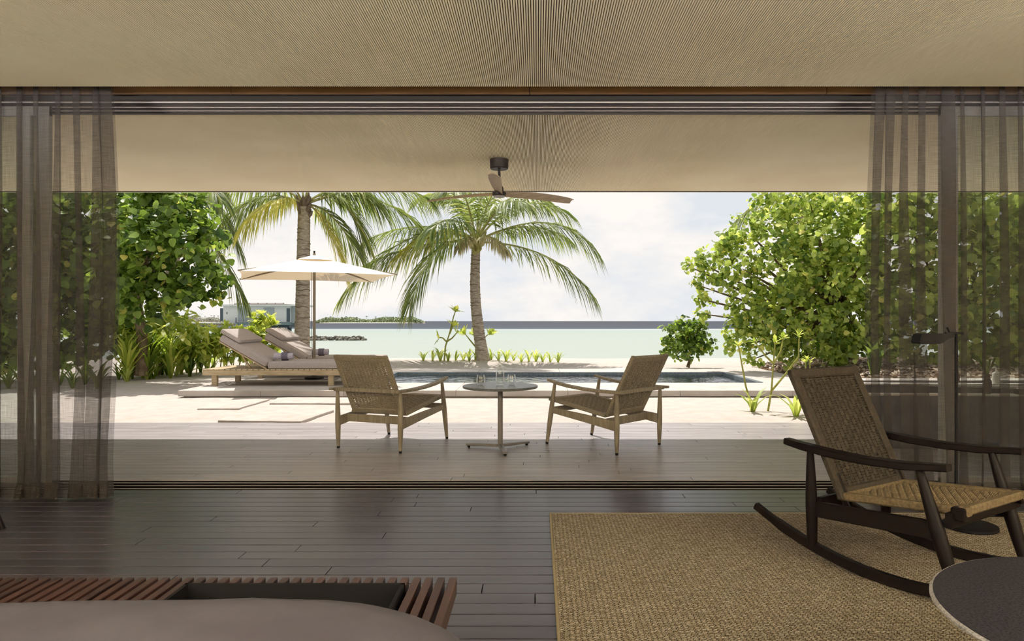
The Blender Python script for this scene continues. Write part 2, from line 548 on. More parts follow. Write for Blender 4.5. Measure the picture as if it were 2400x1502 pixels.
def rug_mat():
    m = bpy.data.materials.new('woven_sisal')
    nt, N, L = nodes(m)
    out = N('ShaderNodeOutputMaterial')
    p = N('ShaderNodeBsdfPrincipled'); p.inputs['Roughness'].default_value = 0.95
    p.inputs['Specular IOR Level'].default_value = 0.05
    L(p.outputs[0], out.inputs[0])
    tc = N('ShaderNodeTexCoord')
    n0 = N('ShaderNodeTexNoise'); n0.inputs['Scale'].default_value = 55; n0.inputs['Detail'].default_value = 2
    L(tc.outputs['Object'], n0.inputs['Vector'])
    sc = N('ShaderNodeVectorMath'); sc.operation = 'SCALE'; sc.inputs['Scale'].default_value = 0.016
    L(n0.outputs['Color'], sc.inputs[0])
    ad = N('ShaderNodeVectorMath'); ad.operation = 'ADD'
    L(tc.outputs['Object'], ad.inputs[0]); L(sc.outputs[0], ad.inputs[1])
    br = N('ShaderNodeTexBrick')
    br.inputs['Scale'].default_value = 1.0
    br.inputs['Brick Width'].default_value = 0.021
    br.inputs['Row Height'].default_value = 0.0088
    br.inputs['Mortar Size'].default_value = 0.0022
    br.inputs['Mortar Smooth'].default_value = 0.6
    br.offset = 0.25
    br.inputs['Color1'].default_value = srgb(202, 190, 172)
    br.inputs['Color2'].default_value = srgb(160, 146, 124)
    br.inputs['Mortar'].default_value = srgb(70, 58, 45)
    L(ad.outputs[0], br.inputs['Vector'])
    n2 = N('ShaderNodeTexNoise'); n2.inputs['Scale'].default_value = 160; n2.inputs['Detail'].default_value = 3
    L(tc.outputs['Object'], n2.inputs['Vector'])
    mr = N('ShaderNodeMapRange'); mr.inputs['From Min'].default_value = 0.3; mr.inputs['From Max'].default_value = 0.7
    mr.inputs['To Min'].default_value = 0.42; mr.inputs['To Max'].default_value = 1.3
    L(n2.outputs['Fac'], mr.inputs['Value'])
    hs = N('ShaderNodeHueSaturation')
    L(br.outputs['Color'], hs.inputs['Color']); L(mr.outputs[0], hs.inputs['Value'])
    L(hs.outputs[0], p.inputs['Base Color'])
    b = N('ShaderNodeBump'); b.inputs['Strength'].default_value = 0.9; b.inputs['Distance'].default_value = 0.006
    b.invert = True
    L(br.outputs['Fac'], b.inputs['Height']); L(b.outputs[0], p.inputs['Normal'])
    return m


M['rug'] = rug_mat()
M['rug_edge'] = mat('sisal_binding', srgb(146, 134, 110), 0.95, spec=0.05, bump=0.4, bscale=300)


def sea_mat():
    m = bpy.data.materials.new('lagoon_water')
    nt, N, L = nodes(m)
    out = N('ShaderNodeOutputMaterial')
    p = N('ShaderNodeBsdfPrincipled')
    p.inputs['Roughness'].default_value = 0.35
    p.inputs['Specular IOR Level'].default_value = 0.02
    L(p.outputs[0], out.inputs[0])
    tc = N('ShaderNodeTexCoord')
    sx = N('ShaderNodeSeparateXYZ')
    L(tc.outputs['Object'], sx.inputs[0])
    mp = N('ShaderNodeMapping'); mp.inputs['Scale'].default_value = (0.006, 0.02, 1)
    L(tc.outputs['Object'], mp.inputs['Vector'])
    n = N('ShaderNodeTexNoise'); n.inputs['Scale'].default_value = 1.0; n.inputs['Detail'].default_value = 5
    L(mp.outputs[0], n.inputs['Vector'])
    # distance from the beach, its contour wobbling with the reef
    ml = N('ShaderNodeMath'); ml.operation = 'MULTIPLY_ADD'; ml.inputs[1].default_value = 90.0
    L(n.outputs['Fac'], ml.inputs[0]); L(sx.outputs['Y'], ml.inputs[2])
    mr = N('ShaderNodeMapRange'); mr.inputs['From Min'].default_value = 60; mr.inputs['From Max'].default_value = 460
    L(ml.outputs[0], mr.inputs['Value'])
    r = N('ShaderNodeValToRGB')
    cr = r.color_ramp
    cr.elements[0].position = 0.0; cr.elements[0].color = srgb(178, 178, 164)
    cr.elements[1].position = 1.0; cr.elements[1].color = srgb(20, 30, 44)
    for pos, c in ((0.06, (150, 158, 150)), (0.25, (146, 156, 149)), (0.345, (138, 152, 147)), (0.365, (174, 177, 174)), (0.395, (166, 170, 168)), (0.41, (70, 88, 96)), (0.47, (30, 42, 56))):
        e = cr.elements.new(pos); e.color = srgb(*c)
    L(mr.outputs[0], r.inputs['Fac'])
    # chop
    mp2 = N('ShaderNodeMapping'); mp2.inputs['Scale'].default_value = (0.12, 0.5, 1)
    L(tc.outputs['Object'], mp2.inputs['Vector'])
    n2 = N('ShaderNodeTexNoise'); n2.inputs['Scale'].default_value = 1.0; n2.inputs['Detail'].default_value = 6
    L(mp2.outputs[0], n2.inputs['Vector'])
    b = N('ShaderNodeBump'); b.inputs['Strength'].default_value = 0.25; b.inputs['Distance'].default_value = 0.3
    L(n2.outputs['Fac'], b.inputs['Height']); L(b.outputs[0], p.inputs['Normal'])
    L(r.outputs['Color'], p.inputs['Base Color'])
    return m


M['sea'] = sea_mat()

# ================================================================== the room
CZ = 2.62            # ceiling height
FILL_POWER = 1250.0  # power of the made-up fill lights that lift the room
XL, XR = -4.7, 4.4   # side walls
YB = -2.6            # back wall
MB().box(XL - 0.2, XL, YB - 0.2, 4.95, 0, 2.8).build('wall_left', M['plaster'], kind='structure', label='plain plaster side wall of the room, left of the curtain')
MB().box(XR, XR + 0.2, YB - 0.2, 4.95, 0, 2.8).build('wall_right', M['plaster'], kind='structure', label='plain plaster side wall of the room, right of the curtain')
b = MB()   # back wall with a wide unseen opening, added to let fill daylight in
b.box(XL - 0.2, -3.6, YB - 0.2, YB, 0, 2.8)
b.box(3.3, XR + 0.2, YB - 0.2, YB, 0, 2.8)
b.box(-3.6, 3.3, YB - 0.2, YB, 0, 0.5)
b.box(-3.6, 3.3, YB - 0.2, YB, 2.5, 2.8)
b.build('wall_back', M['plaster'], kind='structure', label='plaster wall with a wide opening added behind the bed for fill daylight')
t = thing('fill_window', 'wide unseen window added behind the bed for fill daylight', None, (-0.15, YB - 0.1, 0.5), kind='structure')  # made-up window out of view, a daylight source from behind
for x in (-3.42, -1.15, 1.15, 3.42):
    MB().bbox(x - 0.03, x + 0.03, -0.03, 0.03, 0, 2.0, 0.004).build('mullion', M['frame_taupe'], t)
for x in (-2.285, 0, 2.285):
    MB().box(x - 1.1, x + 1.1, -0.004, 0.004, 0.0, 2.0).build('glass_pane', M['glass'], t)
MB().box(-60, 60, -60, YB - 0.21, -0.3, -0.02).build('sand_yard', M['sand'], kind='structure', label='pale sand behind the house')


def fill(name, x, y, sx, sy, label, power):
    """fill light added to brighten the interior: an unseen ledge holding an upward strip"""
    t = thing(name, label, 'cove light', (x, y, 1.82))
    MB().bbox(-sx / 2, sx / 2, -sy / 2, sy / 2, 0.0, 0.03, 0.004).build('ledge', M['plaster'], t)
    MB().box(-sx / 2 + 0.03, sx / 2 - 0.03, -sy / 2 + 0.03, sy / 2 - 0.03, 0.0305, 0.04).build('fill_diffuser', M['fill_glow'], t)
    l_ = bpy.data.lights.new('fill_strip', 'AREA')  # area lamp added out of view to brighten ceiling and furniture
    l_.shape = 'RECTANGLE'
    l_.size, l_.size_y = max(sx - 0.06, 0.05), max(sy - 0.06, 0.05)
    l_.energy = power
    l_.color = (0.95, 0.965, 1.0)
    o = bpy.data.objects.new('fill_strip', l_)
    COL.objects.link(o)
    o.parent = t
    o.location = (0, 0, 0.045)
    o.rotation_euler = (math.pi, 0, 0)


fill('fill_light', XL + 0.1, -0.7, 0.2, 3.2, 'added unseen cove light ledge high on the left wall', FILL_POWER * 0.55)
fill('fill_light', XR - 0.1, -0.7, 0.2, 3.2, 'added unseen cove light ledge high on the right wall', FILL_POWER * 0.55)
fill('fill_light', -0.15, YB + 0.1, 8.4, 0.2, 'added unseen cove light ledge above the garden window', FILL_POWER)



def ribs(x0, x1, y0, y1, z0, z1, pitch=0.012, w=0.0076):
    n = int((x1 - x0) / pitch)
    xs = x0 + (np.arange(n) + 0.5) * pitch
    a, b = xs - w / 2, xs + w / 2
    e = 0.002
    prof = [(a, z1), (a, z0 + e), (a + e, z0), (b - e, z0), (b, z0 + e), (b, z1)]
    vs, q = [], []
    k = len(prof)
    V = np.zeros((n, 2, k, 3))
    for j, (xx, zz) in enumerate(prof):
        V[:, :, j, 0] = xx[:, None]
        V[:, 0, j, 1] = y0
        V[:, 1, j, 1] = y1
        V[:, :, j, 2] = zz
    base = np.arange(n) * 2 * k
    for j in range(k - 1):
        q.append(np.stack([base + j, base + j + 1, base + k + j + 1, base + k + j], 1))
    return V.reshape(-1, 3), np.concatenate(q)


ceil = MB().box(XL, XR, YB, 4.284, CZ + 0.014, CZ + 0.18).build('ceiling', M['rib_back'], kind='structure', label='ribbed pale cane ceiling inside the room')
v, q = ribs(XL, XR, YB, 4.284, CZ, CZ + 0.015)
link('ceiling_rib', np_mesh('ceiling_rib', v, q, m=M['rib']), ceil, kind='stuff', label='fine pale ribs running out to the sea')
sof = MB().box(-9, 9, 4.86, 7.76, CZ + 0.014, CZ + 0.18).build('veranda_ceiling', M['rib_back'], kind='structure', label='ribbed pale cane ceiling over the veranda')
v, q = ribs(-9, 9, 4.86, 7.74, CZ, CZ + 0.015)
link('ceiling_rib', np_mesh('ceiling_rib', v, q, m=M['rib']), sof, kind='stuff', label='fine pale ribs running out to the sea')
MB().box(-9, 9, YB - 0.4, 7.79, CZ + 0.18, CZ + 0.27).build('roof', M['plaster'], kind='structure', label='flat roof slab over room and veranda')
f1 = MB().box(-9, 9, 7.765, 7.79, CZ - 0.004, CZ + 0.19).build('trim_1', M['rib'], kind='structure', label='pale fascia board at the roof edge')
MB().box(-9, 9, 7.742, 7.764, CZ - 0.006, CZ + 0.012).build('dark_edge_strip', M['bronze'], f1)
# curtain pocket, timber strip, header and sliding door tracks
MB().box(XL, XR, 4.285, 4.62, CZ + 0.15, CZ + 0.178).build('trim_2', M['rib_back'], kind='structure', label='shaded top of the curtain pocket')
t3 = thing('trim_3', 'oiled brown timber strip above the sliding door header', None, (0, 4.56, CZ + 0.05), kind='structure')
for a, b in ((XL, -2.05), (-2.046, -0.055), (-0.05, 1.93), (1.935, XR)):
    MB().bbox(a, b, 0, 0.03, 0, 0.099, 0.002).build('timber_strip', M['teakstrip'], t3)
t4 = thing('trim_4', 'dark bronze header with sliding door tracks above the opening', None, (0, 4.59, CZ), kind='structure')
hz = 0.04
MB().box(XL, XR, 0.0, 0.11, hz, 0.14).build('header_panel', M['bronze'], t4)
MB().box(XL, XR, 0.11, 0.27, hz + 0.02, 0.14).build('track_channel', M['bronze'], t4)
for y, z, w in ((0.124, 0.014, 0.006), (0.174, 0.0042, 0.006), (0.225, -0.006, 0.035)):
    MB().box(XL, XR, y, y + w, z, hz + 0.021).build('track_fin', M['bronze'], t4)
for y, z in ((0.112, 0.031), (0.160, 0.014), (0.210, 0.0045)):
    MB().box(XL, XR, y, y + 0.006, z, hz + 0.021).build('track_rail', M['rail'], t4)

# ---- floors of single planks
PW = 0.1035


def planks(parent, x0, x1, y0, rows, m, zt=0.0, lmin=1.5, lmax=2.5, name='floor_plank', th=0.02, gap=0.0075):
    cache = {}
    y = y0
    for r_ in range(rows):
        x = x0 - random.uniform(0, 1.4)
        while x < x1:
            L_ = round(random.uniform(lmin, lmax) / 0.25) * 0.25
            a, b = max(x, x0), min(x + L_, x1)
            if b - a > 0.15:
                k = round(b - a, 3)
                if k not in cache:
                    cache[k] = MB().bbox(-k / 2, k / 2 - 0.004, 0, PW - gap, -th, 0, 0.0008).mesh('plank', m)
                link(name, cache[k], parent, ((a + b) / 2, y, zt + random.uniform(-0.0006, 0.0004)))
            x += L_
        y += PW


fl = MB().box(XL, XR, YB, 4.65, -0.12, -0.021).build('floor', M['joint'], kind='structure', label='grey brown plank floor inside the room')
planks(fl, -4.2, 3.9, 4.648 - 29 * PW, 29, M['plank'])
b = MB()
yy = YB
while yy < 4.648 - 29 * PW - PW:
    b.box(XL, XR, yy, yy + PW - 0.0055, -0.02, 0)
    yy += PW
b.build('plank_row', M['plank'], fl, kind='stuff')
dk = MB().box(-7.0, 7.0, 4.93, 7.74, -0.16, -0.021).build('veranda_deck', M['joint'], kind='structure', label='grey plank deck of the veranda, half in sun')
planks(dk, -6.9, 6.9, 4.935, 27, M['plank_out'], name='deck_plank', lmin=1.75, lmax=2.75)
t5 = thing('trim_5', 'dark bronze floor track of the sliding doors with pale rails', None, (0, 4.65, 0), kind='structure')
MB().box(XL, XR, 0, 0.28, -0.1, -0.007).build('track_bed', M['track_dark'], t5)
for y in (0.0, 0.085, 0.17, 0.262):
    MB().box(XL, XR, y, y + 0.017, -0.0072, -0.005).build('track_fin', M['track_dark'], t5)
for y in (0.052, 0.135, 0.22):
    MB().box(XL, XR, y, y + 0.006, -0.0072, -0.0045).build('track_rail', M['rail'], t5)

# ---- sliding glass panels parked behind the curtains
def glass_panel(name, x0, x1, y, label, stiles):
    t = thing(name, label, None, (0, y, 0), kind='structure')
    for a, b_ in stiles:
        MB().bbox(a, b_, -0.02, 0.02, 0.0, CZ + 0.02, 0.003).build('stile', M['frame_taupe'], t)
    MB().bbox(x0, x1, -0.018, 0.018, 0.0, 0.07, 0.003).build('bottom_rail', M['frame_taupe'], t)
    MB().bbox(x0, x1, -0.018, 0.018, CZ - 0.05, CZ + 0.02, 0.003).build('top_rail', M['frame_taupe'], t)
    MB().box(x0 + 0.02, x1 - 0.02, -0.004, 0.004, 0.07, CZ - 0.05).build('glass_pane', M['glass'], t)


glass_panel('window_1', -4.68, -3.38, 4.74, 'sliding glass door panel behind the left curtain', ((-3.60, -3.51), (-3.47, -3.38), (-4.68, -4.6)))
glass_panel('window_2', 2.79, 4.38, 4.74, 'sliding glass door panel behind the right curtain', ((2.79, 2.91), (4.3, 4.38)))


# ---- sheer curtains hanging in real folds
def catmull(pts, n_):
    out = []
    for i in range(1, len(pts) - 2):
        p0, p1, p2, p3 = pts[i - 1], pts[i], pts[i + 1], pts[i + 2]
        for k in range(n_):
            s = k / n_
            out.append(tuple(0.5 * (2 * b_ + (c - a) * s + (2 * a - 5 * b_ + 4 * c - d) * s * s + (3 * b_ - a - 3 * c + d) * s ** 3)
                             for a, b_, c, d in zip(p0, p1, p2, p3)))
    return out


def curtain(name, x0, x1, y, label, widths, seed, lead):
    """lead=+1: free edge on the right, -1: on the left. Z-shaped folds: wide single layers, narrow triple ones."""
    rs = random.Random(seed)
    t = thing(name, label, 'curtain', ((x0 + x1) / 2, y, 0))
    cx = (x0 + x1) / 2
    folds = []
    x = 0.0
    W_ = x1 - x0
    k = 0
    while x < W_ - 0.02:
        w = rs.uniform(*widths) if k > 1 else (0.050 if k == 0 else 0.060)
        dl = (rs.uniform(0.02, 0.045) if rs.random() < 0.35 else rs.uniform(0.05, 0.095)) if k > 1 else 0.075
        folds.append((x, w, dl, rs.uniform(0, 6.28), rs.uniform(0.8, 1.2), rs.choice((-1, 1))))
        x += w
        k += 1
    zs = [2.735, 2.69, 2.6, 2.45, 2.25, 2.0, 1.75, 1.5, 1.25, 1.0, 0.8, 0.6, 0.42, 0.28, 0.17, 0.1, 0.05, 0.008]
    rows = []
    for z in zs:
        k = 1 - z / 2.72
        ctl = [(-0.03, 0.0)]
        for i, (a, w, dl, ph, am, sg) in enumerate(folds):
            sway = (0.016 * math.sin(2.1 * k + ph) + 0.008 * math.sin(6.0 * k + 2 * ph)) * (0.25 + k)
            a_ = a + sway
            d_ = dl * (0.75 + 0.35 * math.sin(3.0 * k + ph) + 0.35 * k)
            dep = (0.022 + 0.030 * k) * am
            swing = 0.0
            if i < 3:      # free edge bellies out
                swing = -0.045 * math.sin(math.pi * min(1, k * 1.1)) * (1 - i / 3)
            toe = -0.035 * max(0, (0.12 - z) / 0.12) * (0.5 + 0.5 * math.sin(ph * 3 + i))
            ctl.append((a_ + swing, 0.004 * sg + toe))
            ctl.append((a_ + 0.45 * w + swing, 0.012 * sg * am + toe))
            ctl.append((a_ + w - 0.25 * d_ + swing, 0.0 + toe))
            ctl.append((a_ + w + 0.5 * d_ + swing, -dep * 0.35 + toe))
            ctl.append((a_ + w + 0.42 * d_ + swing, -dep * 0.75 + toe))
            ctl.append((a_ + w - 0.5 * d_ + swing, -dep * 0.9 + toe))
            ctl.append((a_ + w - 0.45 * d_ + swing, -dep * 0.35 + toe) if sg > 0 else (a_ + w - 0.45 * d_ + swing, -dep * 1.25 + toe))
        ctl.append((W_ + 0.03, 0.0))
        row = catmull(ctl, 3)
        if lead > 0:
            row = [(W_ - p_[0], p_[1]) for p_ in row]
        rows.append([(x0 + p_[0] - cx, p_[1], z) for p_ in row])
    n = len(rows[0])
    length = [0.0]
    for i in range(1, n):
        length.append(length[-1] + math.dist(rows[6][i][:2], rows[6][i - 1][:2]))

    def sheet(sub, nm, m):
        vs = [p for r_ in sub for p in r_]
        q = [(r_ * n + i, r_ * n + i + 1, (r_ + 1) * n + i + 1, (r_ + 1) * n + i)
             for r_ in range(len(sub) - 1) for i in range(n - 1)]
        me = np_mesh(nm, vs, q, m=m, smooth=True)
        uv = me.uv_layers.new(name='cloth')
        dat = np.zeros((len(me.loops), 2), dtype=np.float32)
        idx = np.zeros(len(me.loops), dtype=np.int32)
        me.loops.foreach_get('vertex_index', idx)
        arr = np.array(vs)
        dat[:, 0] = np.array(length)[idx % n]
        dat[:, 1] = arr[idx, 2]
        uv.data.foreach_set('uv', dat.ravel())
        return link(nm, me, t)
    sheet(rows[1:], 'sheer_cloth', M['sheer'])
    hem = [[(p[0], p[1] - 0.003, p[2]) for p in r_] for r_ in rows[-3:]]
    sheet(hem, 'hem', M['sheer_hem'])
    head = [[(p[0], p[1] - 0.003, p[2]) for p in r_] for r_ in (rows[0], rows[1])]
    sheet(head, 'heading_tape', M['sheer_hem'])
    return t


curtain('sheer_curtain', -4.55, -2.76, 4.44, 'brown sheer curtain gathered at the left side of the opening', (0.085, 0.15), 3, 1)
curtain('sheer_curtain', 2.18, 4.25, 4.44, 'brown sheer curtain at the right side, behind the rocking chair', (0.09, 0.165), 11, -1)

# ================================================================== ground, terrace, pool, sea
PX0, PX1, PY0, PY1 = -2.93, 3.85, 11.6, 14.0     # pool
TX0, TX1, TY0, TY1 = -5.43, 4.9, 10.3, 15.3      # terrace
TZ = 0.10


def ground_z(x, y):
    z = 0.0
    n_ = noise.noise(Vector((x * 0.35, y * 0.35, 0.3)))
    n2 = noise.noise(Vector((x * 1.7, y * 1.7, 1.3)))
    z = -0.012 + 0.02 * n_ + 0.008 * n2
    if y < 8.2:
        z = -0.014 + 0.006 * n2
    if y > 14.5:
        u = min(1, (y - 14.5) / 2)
        z += u * (0.10 + 0.05 * n_)
    # mound round the palm
    z += 0.08 * math.exp(-(((x + 1.6) / 2.6) ** 2 + ((y - 16.9) / 0.9) ** 2))
    if y > 18.5:
        z -= (y - 18.5) * 0.0535
    return z


ys = list(np.arange(7.745, 12, 0.16)) + list(np.arange(12, 22, 0.22)) + list(np.arange(22, 60, 1.0))
xs = list(np.arange(-60, -12, 2.0)) + list(np.arange(-12, 12, 0.2)) + list(np.arange(12, 61, 2.0))
gv = []
for y in ys:
    for x in xs:
        z = ground_z(x, y)
        if PX0 - 0.5 < x < PX1 + 0.5 and PY0 - 0.5 < y < PY1 + 0.5:
            z = -1.7
        gv.append((x, y, z))
nx = len(xs)
gq = [(r_ * nx + i, r_ * nx + i + 1, (r_ + 1) * nx + i + 1, (r_ + 1) * nx + i) for r_ in range(len(ys) - 1) for i in range(nx - 1)]
link('sand_ground', np_mesh('sand_ground', gv, gq, m=M['sand'], smooth=True), kind='structure', label='pale coral sand between the veranda and the lagoon')
# ground under and beside the house
MB().box(-60, -7.01, -20, 7.744, -0.3, -0.02).build('sand_yard', M['sand'], kind='structure', label='pale sand beside the house on the left')
MB().box(7.01, 60, -20, 7.744, -0.3, -0.02).build('sand_yard', M['sand'], kind='structure', label='pale sand beside the house on the right')

SEA_Z = -0.9
link('sea', np_mesh('sea', [(-6000, 30, SEA_Z), (6000, 30, SEA_Z), (6000, 7500, SEA_Z), (-6000, 7500, SEA_Z)], [(0, 1, 2, 3)], m=M['sea']),
     kind='structure', label='pale turquoise lagoon darkening towards the horizon')

terr = thing('pool_terrace', 'raised pale stone terrace around the plunge pool', None, (0, 0, 0), kind='structure')
# plinth under the slabs (set back so the slabs overhang)
b = MB()
b.box(TX0 + 0.06, PX0 - 0.02, TY0 + 0.06, TY1 - 0.06, -0.2, 0.035)
b.box(PX0 - 0.02, PX1 + 0.02, TY0 + 0.06, PY0 - 0.02, -0.2, 0.035)
b.box(PX0 - 0.02, PX1 + 0.02, PY1 + 0.02, TY1 - 0.06, -0.2, 0.035)
b.box(PX1 + 0.02, TX1 - 0.06, TY0 + 0.06, TY1 - 0.06, -0.2, 0.035)
b.build('plinth', M['stone_side'], terr)


def pavers(x0, x1, y0, y1, nx_, ny_):
    for i in range(nx_):
        for j in range(ny_):
            a, b_ = x0 + (x1 - x0) * i / nx_, x0 + (x1 - x0) * (i + 1) / nx_
            c, d = y0 + (y1 - y0) * j / ny_, y0 + (y1 - y0) * (j + 1) / ny_
            MB().bbox(a, b_ - 0.004, c, d - 0.004, 0.012, TZ, 0.003).build('paver', M['stone'], terr)


pavers(TX0, PX0, TY0, TY1, 2, 4)
pavers(PX0, PX1, TY0, PY0, 4, 1)
pavers(PX0, PX1, PY1, TY1, 4, 1)
pavers(PX1, TX1, TY0, TY1, 1, 4)
pool = thing('plunge_pool', 'dark tiled plunge pool sunk into the stone terrace', 'pool', ((PX0 + PX1) / 2, (PY0 + PY1) / 2, 0))
hx, hy = (PX1 - PX0) / 2, (PY1 - PY0) / 2
MB().box(-hx, hx, -hy, hy, -1.5, -1.4).build('pool_floor', M['pooltile'], pool)
MB().box(-hx - 0.02, hx + 0.02, hy - 0.08, hy + 0.02, -1.4, TZ + 0.002).build('pool_wall', M['pooltile'], pool)
MB().box(-hx - 0.02, hx + 0.02, -hy - 0.02, -hy + 0.08, -1.4, TZ - 0.006).build('pool_wall', M['pooltile'], pool)
MB().box(-hx - 0.02, -hx + 0.08, -hy + 0.08, hy - 0.08, -1.4, TZ + 0.002).build('pool_wall', M['pooltile'], pool)
MB().box(hx - 0.08, hx + 0.02, -hy + 0.08, hy - 0.08, -1.4, TZ + 0.002).build('pool_wall', M['pooltile'], pool)
for k in range(3):
    MB().bbox(-hx + 0.08, -hx + 0.5 + 0.38 * k, -hy + 0.09, hy - 0.09, -1.4 + 0.02 * k, -0.08 - 0.22 * k, 0.01).build('pool_step', M['poolstep'], pool)
MB().add([(-hx + 0.08, -hy + 0.08, 0.04), (hx - 0.08, -hy + 0.08, 0.04), (hx - 0.08, hy - 0.08, 0.04), (-hx + 0.08, hy - 0.08, 0.04)], [(0, 1, 2, 3)]).build('water_surface', M['water'], pool)

# stepping stones in the sand
def flagstone(poly_px, label, th=0.032):
    pts = [at(px, py, 1840.0 / (py - 752)) for px, py in poly_px]
    c = sum(pts, Vector()) / len(pts)
    poly = [(p.x - c.x, p.y - c.y) for p in pts]
    # ragged edge
    rs = random.Random(int(c.x * 100))
    dense = []
    for i in range(len(poly)):
        a, b_ = Vector(poly[i]), Vector(poly[(i + 1) % len(poly)])
        for k in range(8):
            p = a.lerp(b_, k / 8)
            dense.append((p.x + rs.uniform(-.006, .006), p.y + rs.uniform(-.008, .008)))
    m_ = MB().loft([[(x, y, -0.05) for x, y in dense], [(x, y, th - 0.006) for x, y in dense],
                    [(x * 0.993, y * 0.99, th) for x, y in dense]])
    m_.build('stepping_stone', M['slabstone'], loc=(c.x, c.y, -0.012), label=label, cat='paving stone', group='flagstones in the sand')


flagstone([(463, 961), (560, 960), (633, 938), (520, 937)], 'flagstone nearest the left corner of the terrace')
flagstone([(632, 948), (860, 948), (900, 935), (650, 934)], 'flagstone close along the terrace edge, partly behind the left armchair')
flagstone([(511, 989), (705, 991), (782, 964), (560, 966)], 'largest flagstone, close to the veranda deck')

# ================================================================== furniture
def frame_matrix(o, u, v):
    u = Vector(u).normalized(); v = Vector(v).normalized(); n = u.cross(v).normalized()
    m_ = Matrix((u, v, n)).transposed().to_4x4()
    m_.translation = Vector(o)
    return m_


def woven(parent, name, W, H, T, m_cord, m_frame, side=0.05, end=0.055, pitch=0.038, band=0.025, cp=0.0158, cr=0.0047, taper=0.0, th=0.030):
    """rectangular frame wrapped in cord with a woven field; (u, v, n) placed by T"""
    fr = MB()
    for s in (-1, 1):
        fr.sweep([(s * (W / 2 - side / 2), 0, 0), (s * (W / 2 - side / 2 + taper), H / 2, 0), (s * (W / 2 - side / 2), H, 0)], side, th, (1, 0, 0), 0.45, T)
    fr.sweep([(-W / 2 + 0.012, end / 2, 0), (W / 2 - 0.012, end / 2, 0)], th * 0.98, end, (0, 0, 1), 0.45, T)
    fr.sweep([(-W / 2 + 0.012, H - end / 2, 0), (W / 2 - 0.012, H - end / 2, 0)], th * 0.98, end, (0, 0, 1), 0.45, T)
    fr.build(name + '_frame', m_frame, parent, smooth=True)
    iw = W - 2 * side
    nb = int(round(iw / pitch))
    p = (iw - 0.024) / nb
    wv = MB()
    us = [-iw / 2 + 0.012 + p * (i + 0.5) for i in range(nb)]
    for u in us:
        wv.box(u - band / 2, u + band / 2, end * 0.8, H - end * 0.8, -0.003, 0.003, T)
    nr = int((H - 2 * end) / cp)
    for r_ in range(nr):
        v_ = end + (r_ + 0.5) * (H - 2 * end) / nr
        pts = [(-iw / 2 - 0.01, v_, 0)]
        for i, u in enumerate(us):
            pts.append((u, v_, 0.0075 * (1 if (i + r_ // 2) % 2 else -1)))
            pts.append((u + p / 2, v_, 0))
        pts[-1] = (iw / 2 + 0.01, v_, 0)
        wv.tube(pts, cr, 5, False, T)
    wv.build('woven_' + name, m_cord, parent)


def leg_profile(p0, p1, r0, rm, r1, k=0.45):
    p0, p1 = Vector(p0), Vector(p1)
    pts, rr = [], []
    for i in range(11):
        t = i / 10
        pts.append(p0.lerp(p1, t))
        rr.append((r0 + (rm - r0) * math.sin(t / k * math.pi / 2)) if t < k else (rm + (r1 - rm) * ((t - k) / (1 - k)) ** 1.3))
    return pts, rr


def armchair(loc, rz, label):
    t = thing('armchair', label, 'chair', loc, rz, 'woven armchairs on the veranda')
    wd = M['teak2']
    for s in (-1, 1):
        pts, rr = leg_profile((s * 0.33, -0.37, 0.02), (s * 0.335, -0.375, 0.53), 0.015, 0.0245, 0.014)
        l = MB().tube(pts, rr, 12).build('leg', wd, t, True)
        MB().lathe([(0.013, 0), (0.014, 0.02)], 12, (s * 0.33, -0.37, 0)).build('foot_cap', M['black'], l)
        pts, rr = leg_profile((s * 0.335, 0.43, 0.02), (s * 0.335, 0.335, 0.572), 0.015, 0.024, 0.014, 0.5)
        l = MB().tube(pts, rr, 12).build('leg', wd, t, True)
        MB().lathe([(0.013, 0), (0.014, 0.02)], 12, (s * 0.335, 0.433, 0)).build('foot_cap', M['black'], l)
        path = [(s * 0.345, -0.455, 0.541), (s * 0.35, -0.36, 0.539), (s * 0.355, -0.2, 0.539), (s * 0.358, -0.02, 0.546), (s * 0.358, 0.14, 0.559), (s * 0.355, 0.28, 0.578), (s * 0.348, 0.40, 0.602)]
        MB().sweep(path, [0.042, 0.05, 0.058, 0.062, 0.062, 0.058, 0.046], [0.022, 0.026, 0.026, 0.024, 0.024, 0.024, 0.018], (1, 0, 0), 0.4).build('armrest', wd, t, True)
        MB().sweep([(s * 0.333, -0.365, 0.245), (s * 0.333, 0.0, 0.285), (s * 0.333, 0.385, 0.322)], 0.022, [0.085, 0.068, 0.048], (1, 0, 0), 0.25).build('side_rail', wd, t, True)
    MB().sweep([(-0.345, -0.405, 0.535), (0, -0.415, 0.54), (0.345, -0.405, 0.535)], 0.018, 0.034, (0, 1, 0), 0.3).build('back_rail', wd, t, True)
    MB().sweep([(-0.325, -0.24, 0.262), (0.325, -0.24, 0.262)], 0.022, 0.07, (0, 1, 0), 0.25).build('cross_rail', wd, t, True)
    MB().sweep([(-0.325, 0.345, 0.330), (0.325, 0.345, 0.330)], 0.022, 0.05, (0, 1, 0), 0.25).build('cross_rail', wd, t, True)
    Ts = frame_matrix((0, -0.215, 0.318), (1, 0, 0), (0, 0.66, 0.098))
    woven(t, 'seat', 0.60, 0.665, Ts, M['cord'], M['cord'], cp=0.0125)
    Tb = frame_matrix((0, -0.215, 0.315), (1, 0, 0), (0, -0.275, 0.52))
    woven(t, 'backrest', 0.56, 0.60, Tb, M['cord'], M['cord'], taper=0.004)
    return t


armchair((-1.36, 6.40, 0), R(-22), 'woven cord armchair left of the round table, its back to the room')
armchair((0.633, 6.345, 0), R(47), 'woven cord armchair right of the round table, turned towards the left')

